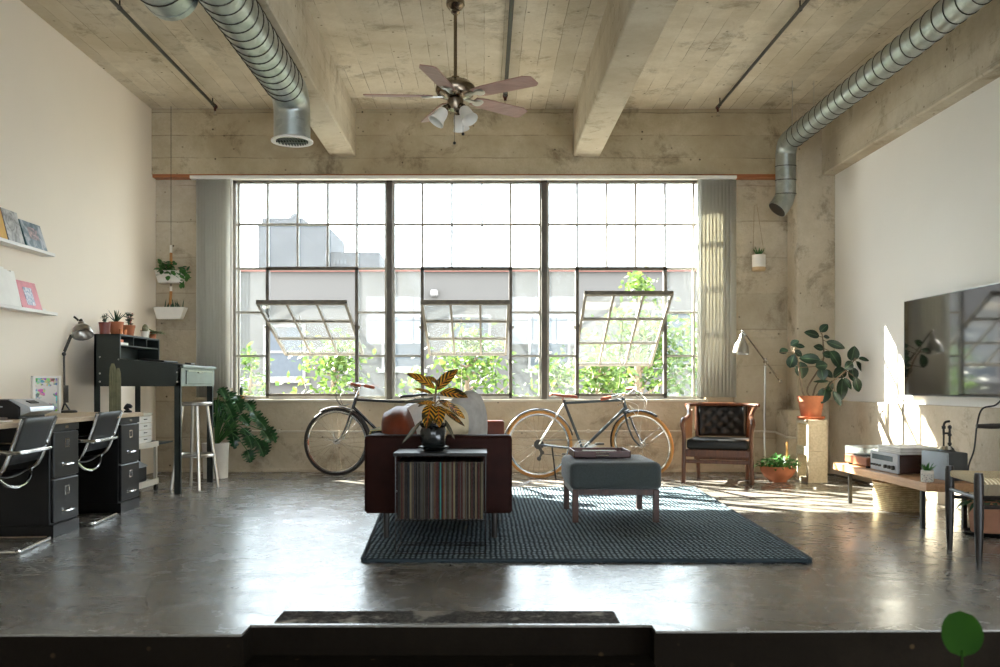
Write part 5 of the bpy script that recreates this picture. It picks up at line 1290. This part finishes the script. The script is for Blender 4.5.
# pipe lamp
r=thing('pipe_lamp',(3.09,6.02,.49),'small black pipe-fitting lamp on a silver base, on top of the grey speaker','lamp')
m=MB(); m.lathe([(0,0),(.055,0),(.057,.012),(.04,.025),(.03,.034),(0,.036)],(3.09,6.02,.4915),24); build(m,'base',M['chrome'],r)
m=MB(); x0,y0,z0=3.09,6.02,.52
m.tube([(x0+.018,y0,z0),(x0+.018,y0,.665)],.008,8); m.tube([(x0-.022,y0,.60),(x0-.022,y0,.66),(x0-.01,y0,.685),(x0+.018,y0,.69)],.008,8,smooth=3)
for z in (.54,.60,.65): m.cyl((x0+.018,y0,z-.008),(x0+.018,y0,z+.008),.013,seg=10)
m.tube([(x0-.022,y0,.61),(x0+.018,y0,.61)],.007,8); m.cyl((x0-.022,y0,.64),(x0-.022,y0,.66),.013,seg=10); m.cyl((x0-.022,y0,z0+.0),(x0-.022,y0,.6),.006,seg=8); build(m,'pipework',M['black_metal'],r)
# succulent
c=V((2.875,5.85,BZ+.0005)); r=thing('potted_succulent',c,'little succulent in a patterned white and grey pot on the bench corner','potted plant')
t=NT('patterned_pot'); co=t.coord(); vo=t.n('ShaderNodeTexVoronoi'); vo.inputs['Scale'].default_value=90; t.l(co,vo.inputs['Vector'])
sx=t.n('ShaderNodeSeparateXYZ'); t.l(co,sx.inputs[0]); band=t.ramp(sx.outputs[2],[(.052,1.0),(.056,0.0)])
t.base(t.mix(band,'#dcd6ca',t.mix(t.ramp(vo.outputs[0],[(.25,0.0),(.4,1.0)]),'#5f5f5e','#cfcbc2'))); t.set(rough=.4)
m=MB(); m.lathe([(0,0),(.036,0),(.039,.01),(.039,.075),(.033,.075),(.032,.065),(0,.065)],c,24); build(m,'pot',t.m,r)
build(spray(c+V((0,0,.062)),22,.07,.016,.8,'blade',1,22,.2),'leaves',M['lf_green'],r)
# basket
bc=V((3.10,6.74,0)); r=thing('wicker_basket',bc,'round pale wicker basket on the floor under the bench','basket')
m=MB(); m.lathe([(0,0),(.165,0),(.172,.02),(.18,.1),(.178,.19),(.18,.2),(.172,.205),(.166,.19),(.168,.1),(.16,.02),(0,.012)],bc,36); build(m,'bowl',M['wicker'],r)
m=MB(); m.tube([bc+V((.178*math.cos(a),.178*math.sin(a),.203)) for a in [2*PI*i/36 for i in range(36)]],.009,8,closed=True); build(m,'rim',M['wicker'],r)
# big pot with leaves under chair
pc=V((3.13,5.62,0)); r=thing('potted_plant',pc,'drooping dark-leaved plant in a pink terracotta pot on the floor behind the woven chair','potted plant')
m=MB(); m.lathe([(0,0),(.115,0),(.13,.02),(.125,.025),(.11,.012),(0,.01)],pc,28); build(m,'saucer',M['black_plastic'],r)
m=MB(); m.lathe([(0,0),(.08,0),(.088,.01),(.106,.17),(.108,.205),(.098,.205),(.095,.18),(0,.18)],pc+V((0,0,.013)),32); build(m,'pot',mat('pink_terracotta','#c28e72',.75,0,.1,9,.1),r); soil(pc,.108,.215,r)
random.seed(31); m=MB(); m.norecalc=True
for k in range(26):
    a=k*2.4; e=random.uniform(.5,1.1); m.leaf(pc+V((math.cos(a)*.02,math.sin(a)*.02,.19)),(math.cos(a)*e,math.sin(a)*e,.45),(-math.cos(a),-math.sin(a),1),random.uniform(.14,.2),random.uniform(.03,.045),1.5,.25,8)
build(m,'leaves',M['lf_dark'],r)
# woven chair (front faces -X)
def wchair():
    r=thing('woven_chair',(0,0,0),'black wooden armchair with a woven cord seat at the right edge','chair')
    wd=M['wood_dark']
    # local: front -X, width along Y
    fy=.215
    for s in (-1,1):
        m=MB(); m.tube([(-.22,s*fy,0),(-.22,s*fy,.25),(-.22,s*fy,.455),(-.22,s*fy,.476)],[.015,.025,.024,.02],12); build(m,'front_leg',wd,r)
        m=MB(); m.tube([(.24,s*.19,0),(.22,s*.19,.25),(.20,s*.20,.44),(.14,s*.235,.58),(.08,s*.25,.69)],[.013,.019,.019,.016,.014],12,smooth=4); build(m,'rear_leg',wd,r)
        m=MB(); m.tube([(-.22,s*fy,.30),(.22,s*.19,.30)],.0115,8); build(m,'side_stretcher',wd,r)
    build(MB().tube([(-.22,-fy,.345),(-.22,fy,.345)],.0115,8),'front_stretcher',wd,r); build(MB().tube([(.22,-.19,.25),(.22,.19,.25)],.0115,8),'rear_stretcher',wd,r)
    m=MB(); m.tube([(-.06,-.265,.70),(.02,-.27,.70),(.12,-.25,.705),(.22,-.16,.72),(.25,0,.73),(.22,.16,.72),(.12,.25,.705),(.02,.27,.70),(-.06,.265,.70)],[.012,.016,.015,.015,.016,.015,.015,.016,.012],10,smooth=5); build(m,'arm_bow',wd,r)
    m=MB(); m.tube([(.21,0,.42),(.23,0,.55),(.24,-.05,.66),(.24,-.1,.725)],.011,8,smooth=4); m.tube([(.23,0,.55),(.24,.05,.66),(.24,.1,.725)],.011,8,smooth=4); build(m,'back_splat',wd,r)
    m=MB(); n=14; g={}
    for sd in (0,1):
        for i in range(n+1):
            for j in range(n+1):
                u=2*i/n-1; v=2*j/n-1; wy=fy+.0-(u+1)/2*.02
                sag=.014*(1-u*u)*(1-v*v)
                g[sd,i,j]=m.b.verts.new((u*.225,v*wy,(.452-sag) if sd else (.415)))
        for i in range(n):
            for j in range(n): m.face([g[sd,i,j],g[sd,i+1,j],g[sd,i+1,j+1],g[sd,i,j+1]])
    for i in range(n):
        for j in (0,n): m.face([g[0,i,j],g[0,i+1,j],g[1,i+1,j],g[1,i,j]]); m.face([g[0,j,i],g[0,j,i+1],g[1,j,i+1],g[1,j,i]])
    build(m,'seat',M['cordseat'],r,bevel=.008)
    return r
w=wchair(); w.location=(2.60+.22,4.86,0); w.rotation_euler=(0,0,math.radians(-9))

# foreground leaf plant
lc=P(965,636,1.7)
r=thing('round_leaf_plant',(lc.x,lc.y+.03,-.46),'single round green leaf of a potted plant poking up at the bottom right corner','potted plant')
m=MB(); m.norecalc=True; m.leaf(lc+V((0,.01,-.042)),(0.05,.15,1),(0,-1,.2),.085,.08,.1,.1,12,'round'); m.leaf(lc+V((.06,.1,-.2)),(.5,.2,.6),(0,-1,.5),.07,.07,.2,.1,12,'round'); m.leaf(lc+V((-.08,.06,-.24)),(-.5,.2,.6),(0,-1,.5),.07,.07,.2,.1,12,'round'); build(m,'leaves',M['lf_cam'],r)
b=V((lc.x,lc.y+.05,-.22)); m=MB()
for e in (lc+V((0,.01,-.03)),lc+V((.06,.1,-.2)),lc+V((-.08,.06,-.24))): m.tube([b,(b+e)/2+V((.01,0,0)),e],.0018,5,smooth=4)
build(m,'stalks',M['lf_cam'],r)
m=MB(); pot(m,(lc.x,lc.y+.05,-.459),.12,.09,.26); build(m,'pot',M['terra'],r); soil((lc.x,lc.y+.05,-.459),.12,.26,r)

# ============================================================ LIGHT, CAMERA
sd=bpy.data.lights.new('sun','SUN'); sd.energy=30; sd.angle=math.radians(.6); sd.color=(1,.94,.84)
so=bpy.data.objects.new('sun',sd); COL.objects.link(so); so.location=(-8,18,12)
so.rotation_euler=V((1.07,-1,-.95)).to_track_quat('-Z','Y').to_euler()
w=bpy.data.worlds.new('world'); SC.world=w; w.use_nodes=True; nt=w.node_tree
bg=nt.nodes['Background']; bg.inputs[0].default_value=(.82,.91,1.0,1); bg.inputs[1].default_value=3.7
cd_=bpy.data.cameras.new('camera'); cam=bpy.data.objects.new('camera',cd_); COL.objects.link(cam)
cam.location=(0,0,EYE); cam.rotation_euler=(PI/2,0,0); cd_.sensor_width=36; cd_.sensor_fit='HORIZONTAL'; cd_.lens=32.4; cd_.shift_x=.015; cd_.shift_y=.0505
cd_.dof.use_dof=True; cd_.dof.focus_distance=7.5; cd_.dof.aperture_fstop=5.6
cd_.clip_start=.05; cd_.clip_end=500
SC.camera=cam
vs=SC.view_settings; vs.view_transform='Standard'; vs.look='None'; vs.gamma=1; vs.use_curve_mapping=False; vs.exposure=1.8
